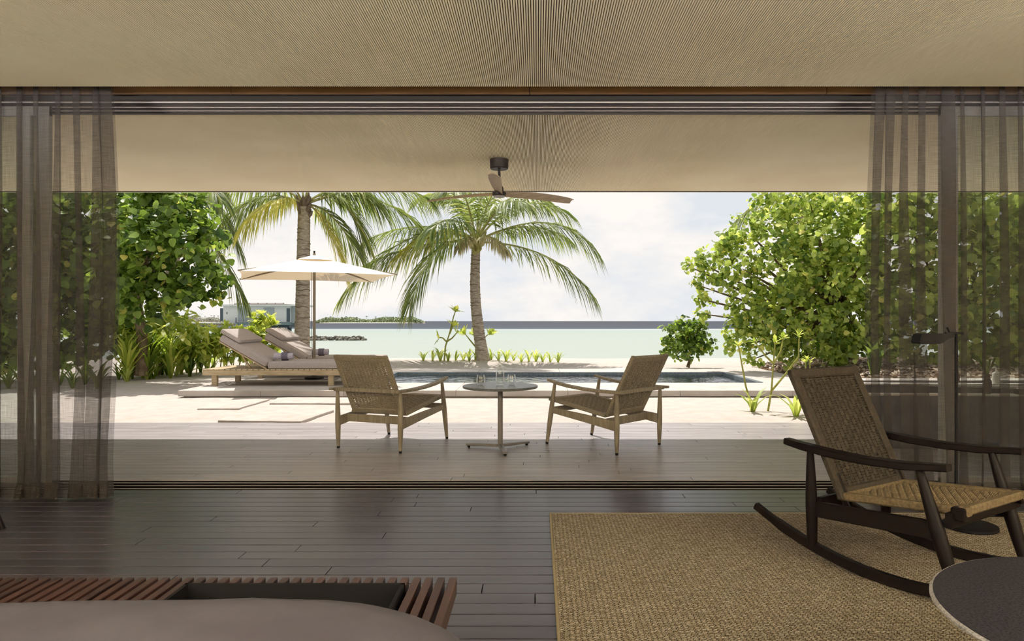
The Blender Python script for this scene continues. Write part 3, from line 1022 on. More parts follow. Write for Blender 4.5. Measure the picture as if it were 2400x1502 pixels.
# ---- round veranda table
t = thing('pedestal_table', 'round grey pedestal table between the two woven armchairs', 'table', (-0.335, 6.13, 0))
MB().lathe([(0.325, 0.548), (0.336, 0.553), (0.338, 0.566), (0.334, 0.572), (0.0, 0.572)], 64).build('table_top', M['tabletop'], t, True)
MB().lathe([(0.0, 0.535), (0.09, 0.535), (0.10, 0.548), (0.0, 0.548)], 24).build('top_plate', M['greymetal'], t)
MB().tube([(0, 0, 0.03), (0, 0, 0.54)], 0.023, 20).build('column', M['greymetal'], t, True)
for a in (40, 163, 281):
    A = Matrix.Rotation(R(a), 4, 'Z')
    arm = MB().sweep([(0.0, 0, 0.034), (0.2, 0, 0.03), (0.325, 0, 0.026)], [0.042, 0.042, 0.042], [0.024, 0.022, 0.018], (0, 1, 0), 0.2, A).build('base_arm', M['greymetal'], t, True)
    MB().lathe([(0.012, 0.0), (0.014, 0.018)], 12, (0.305, 0, 0), A).build('glide', M['black'], arm)


def tumbler(x, y, label):
    g = thing('drinking_glass', label, 'glass', (x, y, 0.572), 0, 'water glasses on the round table')
    out_ = [(0.024, 0.0), (0.034, 0.012), (0.0415, 0.035), (0.0405, 0.06), (0.033, 0.095)]
    MB().lathe(out_ + [(r_ - 0.0018, z) for r_, z in reversed(out_[1:])] + [(0.02, 0.006)], 28, caps=True).build('glass_wall', M['bottle_glass'], g, True)
    MB().lathe([(0.022, 0.007), (0.033, 0.014), (0.0385, 0.035), (0.0382, 0.046), (0.0, 0.046)], 28).build('water', M['drink'], g, True)


tumbler(-0.51, 6.13, 'stemless water glass left of the bottle')
tumbler(-0.235, 6.16, 'stemless water glass right of the bottle')
g = thing('water_bottle', 'clear glass water bottle standing on the round veranda table', 'bottle', (-0.335, 6.08, 0.572))
prof = [(0.034, 0.0), (0.038, 0.006), (0.039, 0.06), (0.037, 0.075), (0.039, 0.09), (0.038, 0.115), (0.028, 0.15), (0.016, 0.185), (0.0135, 0.215), (0.016, 0.22), (0.016, 0.23)]
MB().lathe(prof + [(r_ - 0.002, z) for r_, z in reversed(prof[1:])] + [(0.03, 0.008)], 28).build('bottle_wall', M['bottle_glass'], g, True)
MB().lathe([(0.03, 0.009), (0.0355, 0.012), (0.0365, 0.06), (0.0345, 0.075), (0.0365, 0.09), (0.0355, 0.114), (0.03, 0.135), (0, 0.135)], 28).build('water', M['drink'], g, True)

# ---- ceiling fan
t = thing('ceiling_fan', 'three-bladed ceiling fan with dark mount under the veranda ceiling', 'ceiling fan', (-0.35, 6.22, CZ))
MB().lathe([(0.0, -0.088), (0.076, -0.088), (0.083, -0.080), (0.085, -0.010), (0.085, 0.0), (0, 0)], 40).build('canopy_mount', M['bronze'], t, True)
MB().tube([(0, 0, -0.26), (0, 0, -0.085)], 0.0125, 14).build('down_rod', M['bronze'], t, True)
MB().lathe([(0.0, -0.335), (0.055, -0.333), (0.062, -0.325), (0.063, -0.302), (0.04, -0.292), (0.04, -0.26), (0.028, -0.24), (0.014, -0.235)], 32).build('motor_hub', M['bronze'], t, True)
MB().lathe([(0.0, -0.345), (0.048, -0.343), (0.054, -0.333), (0, -0.333)], 32).build('hub_cap', M['frame_taupe'], t, True)
for a in (268, 28, 148):
    A = Matrix.Rotation(R(a), 4, 'Z')
    rings = []
    for k in range(13):
        u = k / 12
        x = 0.045 + u * 0.745
        chord = 0.075 + 0.042 * math.sin(u * math.pi * 0.75) if u < 0.96 else 0.08
        tw = -R(24 - 8 * u)
        cz_ = -0.312 + 0.012 * math.sin(u * 3.1)
        sw = 0.035 * u * u
        th_ = 0.006
        prof_ = []
        for q in range(7):
            s = (q / 6 - 0.5) * chord
            prof_.append((s, 0.012 * (1 - (2 * s / chord) ** 2)))
        ring = [(x, s * math.cos(tw) + sw, cz_ + s * math.sin(tw) + h_ + th_ / 2) for s, h_ in prof_] + \
               [(x, s * math.cos(tw) + sw, cz_ + s * math.sin(tw) + h_ - th_ / 2) for s, h_ in reversed(prof_)]
        rings.append(ring)
    MB().loft(rings, M=A).build('fan_blade', M['fan_wood'], t, True)


# ---- sun loungers
def rounded_slab(x0, x1, y0, y1, z0, z1, r_=0.04, puff=0.012, M_=None):
    b_ = MB()
    rings = []
    def out(i):
        p = []
        for cx, cy, a0 in ((x1 - r_, y1 - r_, 0), (x0 + r_, y1 - r_, 90), (x0 + r_, y0 + r_, 180), (x1 - r_, y0 + r_, 270)):
            for k in range(5):
                a = R(a0 + k * 22.5)
                p.append((cx + (r_ - i) * math.cos(a), cy + (r_ - i) * math.sin(a)))
        return p
    h = z1 - z0
    for i, z in ((r_ * 0.6, z0), (r_ * 0.15, z0 + h * 0.12), (0, z0 + h * 0.4), (0, z0 + h * 0.6), (r_ * 0.15, z0 + h * 0.88), (r_ * 0.6, z1)):
        rings.append([(x, y, z) for x, y in out(i)])
    cx, cy = (x0 + x1) / 2, (y0 + y1) / 2
    rings.append([(cx + (x - cx) * 0.6, cy + (y - cy) * 0.6, z1 + puff) for x, y in out(0)])
    b_.loft(rings, M=M_)
    return b_


def lounger(loc, label, towel_label):
    t = thing('sun_lounger', label, 'sun lounger', loc, 0, 'sun loungers under the parasol')
    wd = M['teak']
    L2, W2 = 1.18, 0.47
    for s in (-1, 1):
        MB().bbox(-L2, L2, s * W2 - 0.018, s * W2 + 0.018, 0.172, 0.252, 0.004).build('side_rail', wd, t)
    for s in (-1, 1):
        MB().bbox(s * (L2 - 0.018) - 0.018, s * (L2 - 0.018) + 0.018, -W2 + 0.019, W2 - 0.019, 0.176, 0.250, 0.004).build('end_rail', wd, t)
    for x in (-L2 + 0.18, L2 - 0.30):
        for s in (-1, 1):
            MB().bbox(x - 0.042, x + 0.042, s * (W2 - 0.045) - 0.04, s * (W2 - 0.045) + 0.026, 0.0, 0.250, 0.004).build('leg', wd, t)
    me = MB().bbox(-0.038, 0.038, -W2 - 0.018, W2 + 0.018, 0.252, 0.272, 0.003).mesh('slat', wd)
    for k in range(26):
        x = -L2 + 0.04 + k * (2 * L2 - 0.08) / 25
        link('slat', me, t, (x, 0, 0))
    jx = -0.16
    ang = R(30)
    A = Matrix.Translation((jx, 0, 0.285)) @ Matrix.Rotation(ang, 4, 'Y') @ Matrix.Rotation(math.pi, 4, 'Z')
    # backrest: local x runs up the slope (towards the head), z out of the face
    A = Matrix.Translation((jx, 0, 0.285)) @ Matrix(((-math.cos(ang), 0, math.sin(ang), 0), (0, -1, 0, 0), (math.sin(ang), 0, math.cos(ang), 0), (0, 0, 0, 1)))
    MB().bbox(0, 0.88, -W2 + 0.02, W2 - 0.02, -0.022, 0.0, 0.004, A).build('backrest_board', wd, t)
    rounded_slab(0.02, 0.90, -W2 + 0.005, W2 - 0.005, 0.002, 0.115, 0.045, 0.006, A).build('backrest_cushion', M['cushion'], t, True)
    rounded_slab(jx + 0.01, L2 - 0.03, -W2 + 0.005, W2 - 0.005, 0.273, 0.39, 0.045, 0.008).build('seat_cushion', M['cushion'], t, True)
    for s in (-1, 1):
        MB().sweep([(jx - 0.32, s * 0.3, 0.272), (jx - 0.5, s * 0.3, 0.555)], 0.03, 0.025, (0, 1, 0)).build('backrest_strut', wd, t)
    rounded_slab(0.58, 0.95, -W2 + 0.02, W2 - 0.02, 0.122, 0.195, 0.035, 0.008, A).build('head_pillow', M['cushion'], t, True)
    # rolled towel
    tw = thing('rolled_towel', towel_label, 'towel', (loc[0] + 0.02, loc[1] - 0.18, loc[2] + 0.402), R(8), 'rolled towels on the loungers')
    pts = []
    for k in range(60):
        th_ = k / 59 * 5.2 * math.pi
        r_ = 0.012 + 0.054 * k / 59
        pts.append((r_ * math.cos(th_), r_ * math.sin(th_) + 0.062))
    rings = []
    for x in (-0.15, -0.145, 0.145, 0.15):
        e = 0.003 if abs(x) > 0.147 else 0.0
        ring = [(x, y, z) for y, z in pts] + [(x, y * 0.90, 0.062 + (z - 0.062) * 0.90) for y, z in reversed(pts)]
        rings.append(ring)
    MB().loft(rings).build('rolled_cloth', M['towel'], tw, True)
    MB().lathe([(0.0685, -0.05), (0.0690, -0.048), (0.0690, 0.048), (0.0685, 0.05)], 32, (0, 0, 0), Matrix.Translation((0.02, 0, 0.062)) @ Matrix.Rotation(R(90), 4, 'Y'), caps=False).build('stripe', M['towel_dark'], tw, True)
    return t


lounger((-4.22, 11.48, TZ), 'front teak sun lounger with grey cushions, nearer the room', 'rolled lilac towel on the front sun lounger')
lounger((-4.10, 13.0, TZ), 'rear teak sun lounger with grey cushions, nearer the thick palm trunk', 'rolled lilac towel on the rear sun lounger')

# ---- parasol
t = thing('parasol', 'square cream parasol on a timber pole shading the sun loungers', 'parasol', (-4.00, 12.23, TZ))
MB().bbox(-0.40, 0.40, -0.12, 0.12, 0.0, 0.018, 0.004).build('base_plate', M['greymetal'], t)
MB().lathe([(0.0, 0.02), (0.16, 0.02), (0.17, 0.03), (0.165, 0.05), (0.05, 0.065), (0.03, 0.12), (0.0, 0.12)], 36).build('base_disc', M['bronze'], t, True)
MB().tube([(0, 0, 0.05), (0, 0, 2.26)], 0.024, 16).build('pole', M['teak2'], t, True)
EZ, PZ, CR_ = 1.83, 2.20, 1.73
crn = [Vector((CR_ * math.cos(R(a)), CR_ * math.sin(R(a)), EZ)) for a in (-22, 68, 158, 248)]
apex = Vector((0, 0, PZ))
b = MB()
n = 12
for k in range(4):
    A_, B_ = crn[k], crn[(k + 1) % 4]
    rows = []
    for i in range(n + 1):
        s = i / n
        row = []
        for j in range(n + 1):
            e = A_.lerp(B_, j / n)
            inw = 0.02 * math.sin(math.pi * j / n)
            e = Vector((e.x * (1 - inw), e.y * (1 - inw), e.z + 0.012 * math.sin(math.pi * j / n)))
            p = apex.lerp(e, s)
            p.z -= 0.022 * math.sin(math.pi * s) * math.sin(math.pi * j / n)
            row.append(p)
        rows.append(row)
    vs = [p for r_ in rows[2:] for p in r_]
    w_ = n + 1
    b.add(vs, [(i * w_ + j, i * w_ + j + 1, (i + 1) * w_ + j + 1, (i + 1) * w_ + j) for i in range(len(rows) - 3) for j in range(n)])
can = b.build('canopy', M['canvas'], t, True)
b = MB()
for k in range(4):
    A_, B_ = crn[k], crn[(k + 1) % 4]
    pts = [Vector((0, 0, PZ + 0.035)), Vector((A_.x * 0.24, A_.y * 0.24, PZ - 0.072)), Vector((B_.x * 0.24, B_.y * 0.24, PZ - 0.072))]
    b.add(pts, [(0, 1, 2)])
b.build('vent_cap', M['canvas'], can)
MB().lathe([(0.012, 0), (0.022, 0.012), (0.012, 0.03), (0.018, 0.05), (0.014, 0.075), (0.0, 0.08)], 16, (0, 0, PZ + 0.03)).build('finial', M['bronze'], t, True)
for k in range(4):
    A_, B_ = crn[k], crn[(k + 1) % 4]
    mid = (A_ + B_) / 2 * 0.97
    mid.z = EZ - 0.006
    for e in (A_ + Vector((0, 0, -0.012)), ):
        MB().sweep([(0, 0, PZ - 0.03), e * 0.5 + Vector((0, 0, (PZ - 0.05) / 2 - 0.01)), e * 1.01], 0.018, 0.026, (-e.y, e.x, 0)).build('rib', M['teak2'], t)
MB().lathe([(0.03, -0.03), (0.045, -0.02), (0.045, 0.02), (0.03, 0.03)], 16, (0, 0, PZ - 0.16)).build('runner', M['bronze'], t, True)
MB().tube([(-0.045, 0.0, PZ - 0.16), (-0.05, -0.01, 1.0), (-0.028, -0.005, 0.35)], 0.004, 6).build('pull_cord', M['bronze'], t)

# ---- rug
t = thing('rug', 'brown woven sisal rug under the rocking chair', 'rug', (1.87, 2.42, 0))
RX, RY = 1.80, 1.62
MB().bbox(-RX + 0.012, RX - 0.012, -RY + 0.012, RY - 0.012, 0.001, 0.014, 0.003).build('weave', M['rug'], t)
b = MB()
for s in (-1, 1):
    b.bbox(s * (RX - 0.006) - 0.006, s * (RX - 0.006) + 0.006, -RY, RY, 0.001, 0.0155, 0.003)
    b.bbox(-RX, RX, s * (RY - 0.006) - 0.008, s * (RY - 0.006) + 0.008, 0.001, 0.0155, 0.003)
b.build('binding', M['rug_edge'], t)
RZ = 0.0145

# ---- rocking chair
t = thing('rocking_chair', 'dark wooden rocking chair with woven cord seat and back on the rug', 'rocking chair', (1.71, 3.185, RZ), R(212.7))
wd = M['darkwood']
for s in (-1, 1):
    path = []
    for k in range(25):
        y = -0.60 + 1.26 * k / 24
        path.append((s * 0.305, y, (y - 0.10) ** 2 / 3.1 + 0.024))
    hs_ = [0.034] * 3 + [0.046] * 19 + [0.040] * 3
    rk = MB().sweep(path, 0.034, hs_, (1, 0, 0), 0.25).build('rocker', wd, t, True)
    pts, rr = leg_profile((s * 0.308, -0.268, 0.075), (s * 0.315, -0.275, 0.525), 0.022, 0.027, 0.015)
    MB().tube(pts, rr, 14).build('leg', wd, t, True)
    pts, rr = leg_profile((s * 0.302, 0.375, 0.06), (s * 0.312, 0.235, 0.525), 0.022, 0.029, 0.016)
    MB().tube(pts, rr, 14).build('leg', wd, t, True)
    path = [(s * 0.325, -0.40, 0.548), (s * 0.33, -0.30, 0.538), (s * 0.335, -0.14, 0.528), (s * 0.335, 0.02, 0.525), (s * 0.332, 0.18, 0.532), (s * 0.325, 0.36, 0.552)]
    MB().sweep(path, [0.045, 0.055, 0.062, 0.064, 0.062, 0.05], [0.03, 0.034, 0.034, 0.032, 0.032, 0.028], (1, 0, 0), 0.3).build('armrest', wd, t, True)
    MB().sweep([(s * 0.305, -0.27, 0.245), (s * 0.303, 0.30, 0.285)], 0.024, [0.072, 0.075], (1, 0, 0), 0.2).build('side_rail', wd, t, True)
    MB().sweep([(s * 0.24, -0.115, 0.255), (s * 0.25, -0.43, 0.88)], 0.026, 0.034, (1, 0, 0), 0.3).build('back_post', wd, t, True)
MB().sweep([(-0.30, -0.235, 0.275), (0.30, -0.235, 0.275)], 0.024, 0.06, (0, 1, 0)).build('cross_rail', wd, t, True)
MB().sweep([(-0.30, 0.345, 0.335), (0.30, 0.345, 0.335)], 0.026, 0.062, (0, 1, 0)).build('cross_rail', wd, t, True)
for s in (-1, 1):
    MB().bbox(s * 0.252 - 0.026, s * 0.252 + 0.026, 0.34, 0.396, 0.335, 0.388, 0.006).build('corner_block', wd, t)
Ts = frame_matrix((0, -0.17, 0.318), (1, 0, 0), (0, 0.56, 0.055))
woven(t, 'seat', 0.53, 0.57, Ts, M['papercord'], M['papercord'], side=0.045, end=0.045, pitch=0.03, band=0.026, cp=0.0088, cr=0.0052, th=0.036)
Tb = frame_matrix((0, -0.145, 0.31), (1, 0, 0), (0, -0.27, 0.56))
woven(t, 'backrest', 0.55, 0.645, Tb, M['papercord_b'], M['papercord_b'], side=0.05, end=0.05, pitch=0.034, band=0.0255, cp=0.0128, cr=0.0047, th=0.034)

# ---- floor lamp
t = thing('floor_lamp', 'black metal reading lamp standing behind the rocking chair', 'floor lamp', (2.30, 3.75, RZ))
MB().lathe([(0, 0), (0.132, 0), (0.136, 0.004), (0.134, 0.018), (0.125, 0.022), (0, 0.022)], 44, (0.075, 0.0, 0)).build('base', M['black'], t, True)
MB().tube([(0, 0, 0.02), (0, 0, 1.075)], 0.0085, 14).build('pole', M['black'], t, True)
MB().sweep([(-0.06, 0, 1.068), (0.035, 0, 1.068)], 0.014, 0.012, (0, 1, 0)).build('cross_arm', M['black'], t)
MB().tube([(-0.028, 0, 1.055), (-0.052, 0, 1.10)], 0.005, 8).build('switch_lever', M['black'], t)
hd = [(-0.225, 1.022), (-0.22, 1.012), (-0.21, 1.009), (-0.12, 1.010), (-0.10, 1.016), (-0.075, 1.036), (-0.03, 1.052), (-0.04, 1.066), (-0.20, 1.066), (-0.214, 1.061)]
MB().loft([[(x, y, z) for x, z in hd] for y in (-0.045, 0.045)]).build('lamp_head', M['black'], t)
MB().tube([(0.07, 0.10, 0.006), (0.15, 0.16, 0.006), (0.23, 0.15, 0.006), (0.31, 0.20, 0.006), (0.45, 0.20, 0.006)], 0.004, 6).build('power_cord', M['black'], t)

# ---- round coffee table in the near right corner
t = thing('coffee_table', 'round charcoal speckled coffee table with a pale rough edge in the near corner', 'coffee table', (1.53, 1.69, RZ))
n = 72
prof = [(0.440, 0.360), (0.472, 0.366), (0.485, 0.374), (0.486, 0.381), (0.481, 0.3855)]
rings = []
rs = random.Random(5)
for r_, z in prof:
    rings.append([((r_ + (rs.uniform(-0.003, 0.003) if 0.35 < z < 0.383 else 0)) * math.cos(2 * math.pi * k / n), (r_ + (rs.uniform(-0.003, 0.003) if 0.35 < z < 0.383 else 0)) * math.sin(2 * math.pi * k / n), z) for k in range(n)])
MB().loft(rings).build('rough_edge', M['felt_edge'], t, True)
MB().lathe([(0.478, 0.3855), (0.478, 0.3866), (0.0, 0.3866)], n).build('table_top', M['felt'], t)
for a in (30, 150, 270):
    x, y = 0.30 * math.cos(R(a)), 0.30 * math.sin(R(a))
    MB().tube([(x * 1.15, y * 1.15, 0.0), (x, y, 0.347)], [0.018, 0.03], 14).build('leg', M['darkwood'], t, True)

# ---- slatted bench at the foot of the bed
t = thing('slatted_bench', 'reddish dark slatted wooden bench with a sunken tray at the bed foot', 'bench', (-1.08, 1.72, 0))
X1 = 0.85
full = MB().bbox(-0.0105, 0.0105, -0.225, 0.225, 0.372, 0.42, 0.0018).mesh('slat', M['benchwood'])
stub = MB().bbox(-0.0105, 0.0105, 0.178, 0.225, 0.372, 0.42, 0.0018).mesh('slat', M['benchwood'])
k = 0
x = X1 - 0.0105
while x > -0.85:
    wx = x - 1.08
    link('slat', stub if -0.968 < wx < -0.375 else full, t, (x, 0, 0))
    x -= 0.0340
for y in (-0.19, 0.20):
    MB().bbox(-0.85, X1 - 0.02, y - 0.012, y + 0.012, 0.318, 0.3715, 0.002).build('long_rail', M['benchwood'], t)
for x in (-0.78, 0.775):
    for y in (-0.17, 0.18):
        MB().bbox(x - 0.02, x + 0.02, y - 0.02, y + 0.02, 0.0, 0.318, 0.003).build('leg', M['benchwood'], t)
tx0, tx1 = -0.975 + 1.08, -0.368 + 1.08
b = MB()
b.box(tx0, tx1, -0.205, 0.172, 0.30, 0.308)
b.box(tx0, tx0 + 0.01, -0.205, 0.172, 0.308, 0.424)
b.box(tx1 - 0.01, tx1, -0.205, 0.172, 0.308, 0.424)
b.box(tx0, tx1, 0.162, 0.172, 0.308, 0.424)
b.box(tx0, tx1, -0.205, -0.195, 0.308, 0.424)
tray = b.build('tray', M['black'], t, label='black lined sunken tray')
MB().sweep([(tx1 - 0.10, -0.10, 0.325), (tx1 - 0.07, -0.10, 0.345), (tx1 - 0.035, -0.10, 0.330)], 0.02, 0.006, (0, 1, 0)).build('catch', M['bronze'], tray)
MB().sweep([(tx0 + 0.03, -0.10, 0.325), (tx0 + 0.055, -0.10, 0.34), (tx0 + 0.07, -0.10, 0.325)], 0.02, 0.006, (0, 1, 0)).build('catch', M['bronze'], tray)

# ---- bed
t = thing('bed', 'bed with a grey beige duvet at the bottom of the frame', 'bed', (-1.28, 0.42, 0))
MB().bbox(-1.10, 1.10, -1.06, 0.98, 0.0, 0.30, 0.02).build('bed_base', M['darkwood'], t)
BX, BY, BR = 1.215, 1.06, 0.34


def rrect(hx_, hy_, r_, n_=14):
    p = []
    for cx, cy, a0 in ((hx_ - r_, hy_ - r_, 0), (-hx_ + r_, hy_ - r_, 90), (-hx_ + r_, -hy_ + r_, 180), (hx_ - r_, -hy_ + r_, 270)):
        for k in range(n_ + 1):
            a = R(a0 + 90 * k / n_)
            p.append((cx + r_ * math.cos(a), cy + r_ * math.sin(a)))
    # subdivide long sides
    o = []
    for i in range(len(p)):
        a, c = Vector(p[i]), Vector(p[(i + 1) % len(p)])
        m_ = max(1, int((c - a).length / 0.08))
        for k in range(m_):
            q = a.lerp(c, k / m_)
            o.append((q.x, q.y))
    return o


base = rrect(BX, BY, BR)
rings = []
for f, z in ((0.975, 0.18), (0.99, 0.26), (1.0, 0.36), (1.0, 0.45), (0.993, 0.505), (0.978, 0.54), (0.955, 0.563), (0.91, 0.580), (0.85, 0.590), (0.75, 0.597), (0.55, 0.602), (0.35, 0.604), (0.12, 0.605)):
    ring = []
    for i, (x, y) in enumerate(base):
        a = math.atan2(y, x)
        wr = noise.noise(Vector((x * 3.1, y * 3.1, z * 2.0))) * 0.014 + noise.noise(Vector((x * 9 + y * 5, y * 2, 4.0))) * 0.005
        k = f + (wr * 0.8 if f > 0.9 else 0)
        ring.append((x * k, y * k, z + wr * (1 if f < 0.98 else 0.3)))
    rings.append(ring)
MB().loft(rings).build('duvet', M['linen'], t, True)

# ---- stool cut by the left frame edge
t = thing('wooden_stool', 'dark wooden stool at the far left edge, only a leg in view', 'stool', (-3.29, 3.80, 0))
MB().lathe([(0, 0.40), (0.17, 0.40), (0.19, 0.41), (0.19, 0.435), (0.18, 0.44), (0, 0.44)], 36).build('seat', M['darkwood'], t, True)
for a in (-6, 128, 236):
    x, y = math.cos(R(a)), math.sin(R(a))
    MB().tube([(0.345 * x, 0.345 * y, 0.0), (0.14 * x, 0.14 * y, 0.405)], [0.014, 0.022], 14).build('leg', M['darkwood'], t, True)

# ================================================================== outdoor bath beside the deck
t = thing('outdoor_bathtub', 'dark grey outdoor bathtub on the veranda behind the right curtain', 'bathtub', (4.27, 6.62, 0), R(-3))
b = MB()


def rr2(hx_, hy_, r_, n_=8):
    p = []
    for cx, cy, a0 in ((hx_ - r_, hy_ - r_, 0), (-hx_ + r_, hy_ - r_, 90), (-hx_ + r_, -hy_ + r_, 180), (hx_ - r_, -hy_ + r_, 270)):
        for k in range(n_ + 1):
            a = R(a0 + 90 * k / n_)
            p.append((cx + r_ * math.cos(a), cy + r_ * math.sin(a)))
    return p


b.loft([[(x, y, z) for x, y in rr2(hx_, hy_, r_)] for hx_, hy_, r_, z in
        ((1.38, 0.52, 0.12, 0.0), (1.42, 0.55, 0.14, 0.04), (1.45, 0.57, 0.15, 0.48), (1.36, 0.48, 0.12, 0.48), (1.30, 0.42, 0.12, 0.12), (1.2, 0.36, 0.12, 0.09))])
b.build('tub_body', M['concrete'], t, True)
MB().loft([[(x, y, z) for x, y in rr2(hx_, hy_, r_)] for hx_, hy_, r_, z in
           ((1.355, 0.475, 0.12, 0.481), (1.455, 0.575, 0.15, 0.481), (1.46, 0.58, 0.15, 0.49), (1.455, 0.575, 0.15, 0.4975), (1.355, 0.475, 0.12, 0.4975), (1.355, 0.475, 0.12, 0.481))], caps=False).build('rim', M['tubrim'], t)
MB().tube([(0.75, -0.52, 0.49), (0.75, -0.52, 0.60), (0.74, -0.50, 0.635), (0.70, -0.44, 0.645), (0.64, -0.36, 0.63), (0.62, -0.33, 0.60)], 0.014, 12).build('spout', M['black'], t, True)
# board across the tub
t = thing('bath_board', 'pale timber board laid across the outdoor bathtub', 'board', (4.55, 6.60, 0.4985), R(-24))
MB().bbox(-0.72, 0.72, -0.08, 0.08, 0.0, 0.022, 0.004).build('plank_board', M['frame_taupe'], t)
# basket with a hoop handle
t = thing('handled_basket', 'small brown basket with a tall hoop handle behind the right curtain', 'basket', (4.30, 7.145, 0.4985))
MB().lathe([(0.0, 0.0), (0.085, 0.0), (0.10, 0.02), (0.105, 0.10), (0.098, 0.105), (0.09, 0.03), (0.0, 0.02)], 28).build('basket_body', M['wicker'], t, True)
MB().tube([(0.10 * math.cos(a), 0, 0.09 + 0.20 * math.sin(a)) for a in [math.pi * k / 16 for k in range(17)]], 0.006, 8).build('hoop_handle', M['wicker'], t, True)
MB().lathe([(0.0, 0.021), (0.035, 0.021), (0.035, 0.14), (0.0, 0.14)], 20).build('candle', M['ceramic'], t, True)
# pump bottle
t = thing('pump_bottle', 'white ceramic pump bottle on the far rim of the bathtub', 'bottle', (4.78, 7.115, 0.4985))
MB().lathe([(0.0, 0.0), (0.034, 0.0), (0.037, 0.01), (0.037, 0.10), (0.03, 0.115), (0.013, 0.12), (0.013, 0.13)], 24).build('bottle_body', M['ceramic'], t, True)
MB().tube([(0, 0, 0.12), (0, 0, 0.165), (-0.005, 0, 0.168), (-0.04, 0, 0.164)], 0.006, 8).build('pump', M['ceramic'], t, True)
# vase
t = thing('clay_vase', 'dark clay vase with a sprig on the near rim of the bathtub', 'vase', (4.02, 6.10, 0.4985))
MB().lathe([(0.0, 0.0), (0.024, 0.0), (0.03, 0.02), (0.034, 0.09), (0.022, 0.14), (0.02, 0.17), (0.025, 0.175), (0.016, 0.17), (0.0, 0.15)], 24).build('vase_body', M['clay'], t, True)
for k in range(7):
    a = k * 0.9
    MB().tube([(0, 0, 0.15), (0.02 * math.cos(a), 0.02 * math.sin(a), 0.22), (0.06 * math.cos(a), 0.06 * math.sin(a), 0.27 + 0.01 * k)], [0.003, 0.003, 0.012], 5).build('sprig', M['leaf_d'], t)
t = thing('soap_dish', 'small black dish on the near rim of the bathtub at the right edge', 'dish', (4.30, 6.085, 0.4985))
MB().bbox(-0.04, 0.04, -0.035, 0.035, 0.0, 0.04, 0.006).build('dish_body', M['black'], t)
MB().bbox(-0.028, 0.028, -0.022, 0.022, 0.041, 0.055, 0.008).build('soap', M['ceramic'], t)
# low planter wall and mulch bed behind the bath
w = MB().bbox(4.45, 12.0, 9.25, 9.5, -0.1, 0.335, 0.006).build('garden_wall', M['concrete'], kind='structure', label='low dark concrete planter wall behind the bathtub')
MB().bbox(4.44, 12.01, 9.24, 9.51, 0.3355, 0.352, 0.004).build('wall_cap', M['tubrim'], w)
gv, gq = [], []
xs_ = np.arange(4.95, 12.1, 0.2); ys_ = np.arange(9.5, 17.6, 0.2)
for y in ys_:
    for x in xs_:
        gv.append((x, y, 0.04 + 0.05 * noise.noise(Vector((x * 1.3, y * 1.3, 2))) + 0.24 * min(1, (x - 4.95) / 1.6) - 0.1 * max(0, (y - 16) / 1.5)))
k = len(xs_)
gq = [(r_ * k + i, r_ * k + i + 1, (r_ + 1) * k + i + 1, (r_ + 1) * k + i) for r_ in range(len(ys_) - 1) for i in range(k - 1)]
bed_ = link('mulch_bed', np_mesh('mulch_bed', gv, gq, m=M['mulch'], smooth=True), kind='structure', label='brown leaf litter bed under the right tree')

# ================================================================== foliage
LEAF_HEART = (np.array([(0, 0, 0), (0.40, 0.12, 0.06), (0.50, 0.42, 0.09), (0.28, 0.78, 0.05), (0, 1.0, -0.08), (-0.28, 0.78, 0.05), (-0.50, 0.42, 0.09), (-0.40, 0.12, 0.06), (0, 0.45, 0.0)], dtype=float) - np.array([0, 0.3, 0]),
              np.array([(0, 1, 8), (1, 2, 8), (2, 3, 8), (3, 4, 8), (4, 5, 8), (5, 6, 8), (6, 7, 8), (7, 0, 8)]))
LEAF_OVAL = (np.array([(0, 0, 0), (0.13, 0.3, 0.02), (0.19, 0.65, 0.0), (0, 1.0, -0.10), (-0.19, 0.65, 0.0), (-0.13, 0.3, 0.02), (0, 0.55, -0.03)], dtype=float),
             np.array([(0, 1, 6), (1, 2, 6), (2, 3, 6), (3, 4, 6), (4, 5, 6), (5, 0, 6)]))
LEAF_STRAP = (np.array([(0.05, 0, 0), (-0.05, 0, 0), (0.075, 0.35, 0.16), (-0.075, 0.35, 0.16), (0.06, 0.7, 0.16), (-0.06, 0.7, 0.16), (0, 1.0, 0.0)], dtype=float),
              np.array([(0, 2, 1), (1, 2, 3), (2, 4, 3), (3, 4, 5), (4, 6, 5)]))
LITTER = (np.array([(-0.5, 0, 0), (0, -0.25, 0.1), (0.5, 0, 0), (0, 0.25, 0.12)], dtype=float), np.array([(0, 1, 3), (1, 2, 3)]))


def orient(nrm, rngl, spin=None):
    """rotation matrices with z along nrm and a random spin (N,3,3); columns are axes"""
    n_ = nrm / np.linalg.norm(nrm, axis=1, keepdims=True)
    a = rngl.normal(size=n_.shape)
    if spin is not None:
        a = spin + 0.5 * a
    y = a - n_ * (a * n_).sum(1, keepdims=True)
    y /= np.linalg.norm(y, axis=1, keepdims=True) + 1e-9
    x = np.cross(y, n_)
    return np.stack([x, y, n_], axis=2)


def leaves_mesh(name, tmpl, pos, rot, size, m):
    tv, tf = tmpl
    V = np.einsum('nij,kj->nki', rot, tv) * size[:, None, None] + pos[:, None, :]
    F = tf[None, :, :] + (np.arange(len(pos)) * len(tv))[:, None, None]
    return np_mesh(name, V.reshape(-1, 3), None, F.reshape(-1, 3), m)


def leaf_objects(parent, tmpl, pos, rot, size, m, name='leaf'):
    me = np_mesh(name, tmpl[0], None, tmpl[1], m)
    for p, r_, s in zip(pos, rot, size):
        Mx = Matrix([[*r_[0], p[0]], [*r_[1], p[1]], [*r_[2], p[2]], [0, 0, 0, 1]]) @ Matrix.Diagonal((s, s, s, 1))
        o = bpy.data.objects.new(name, me)
        COL.objects.link(o)
        o.parent = parent
        o.matrix_basis = Mx


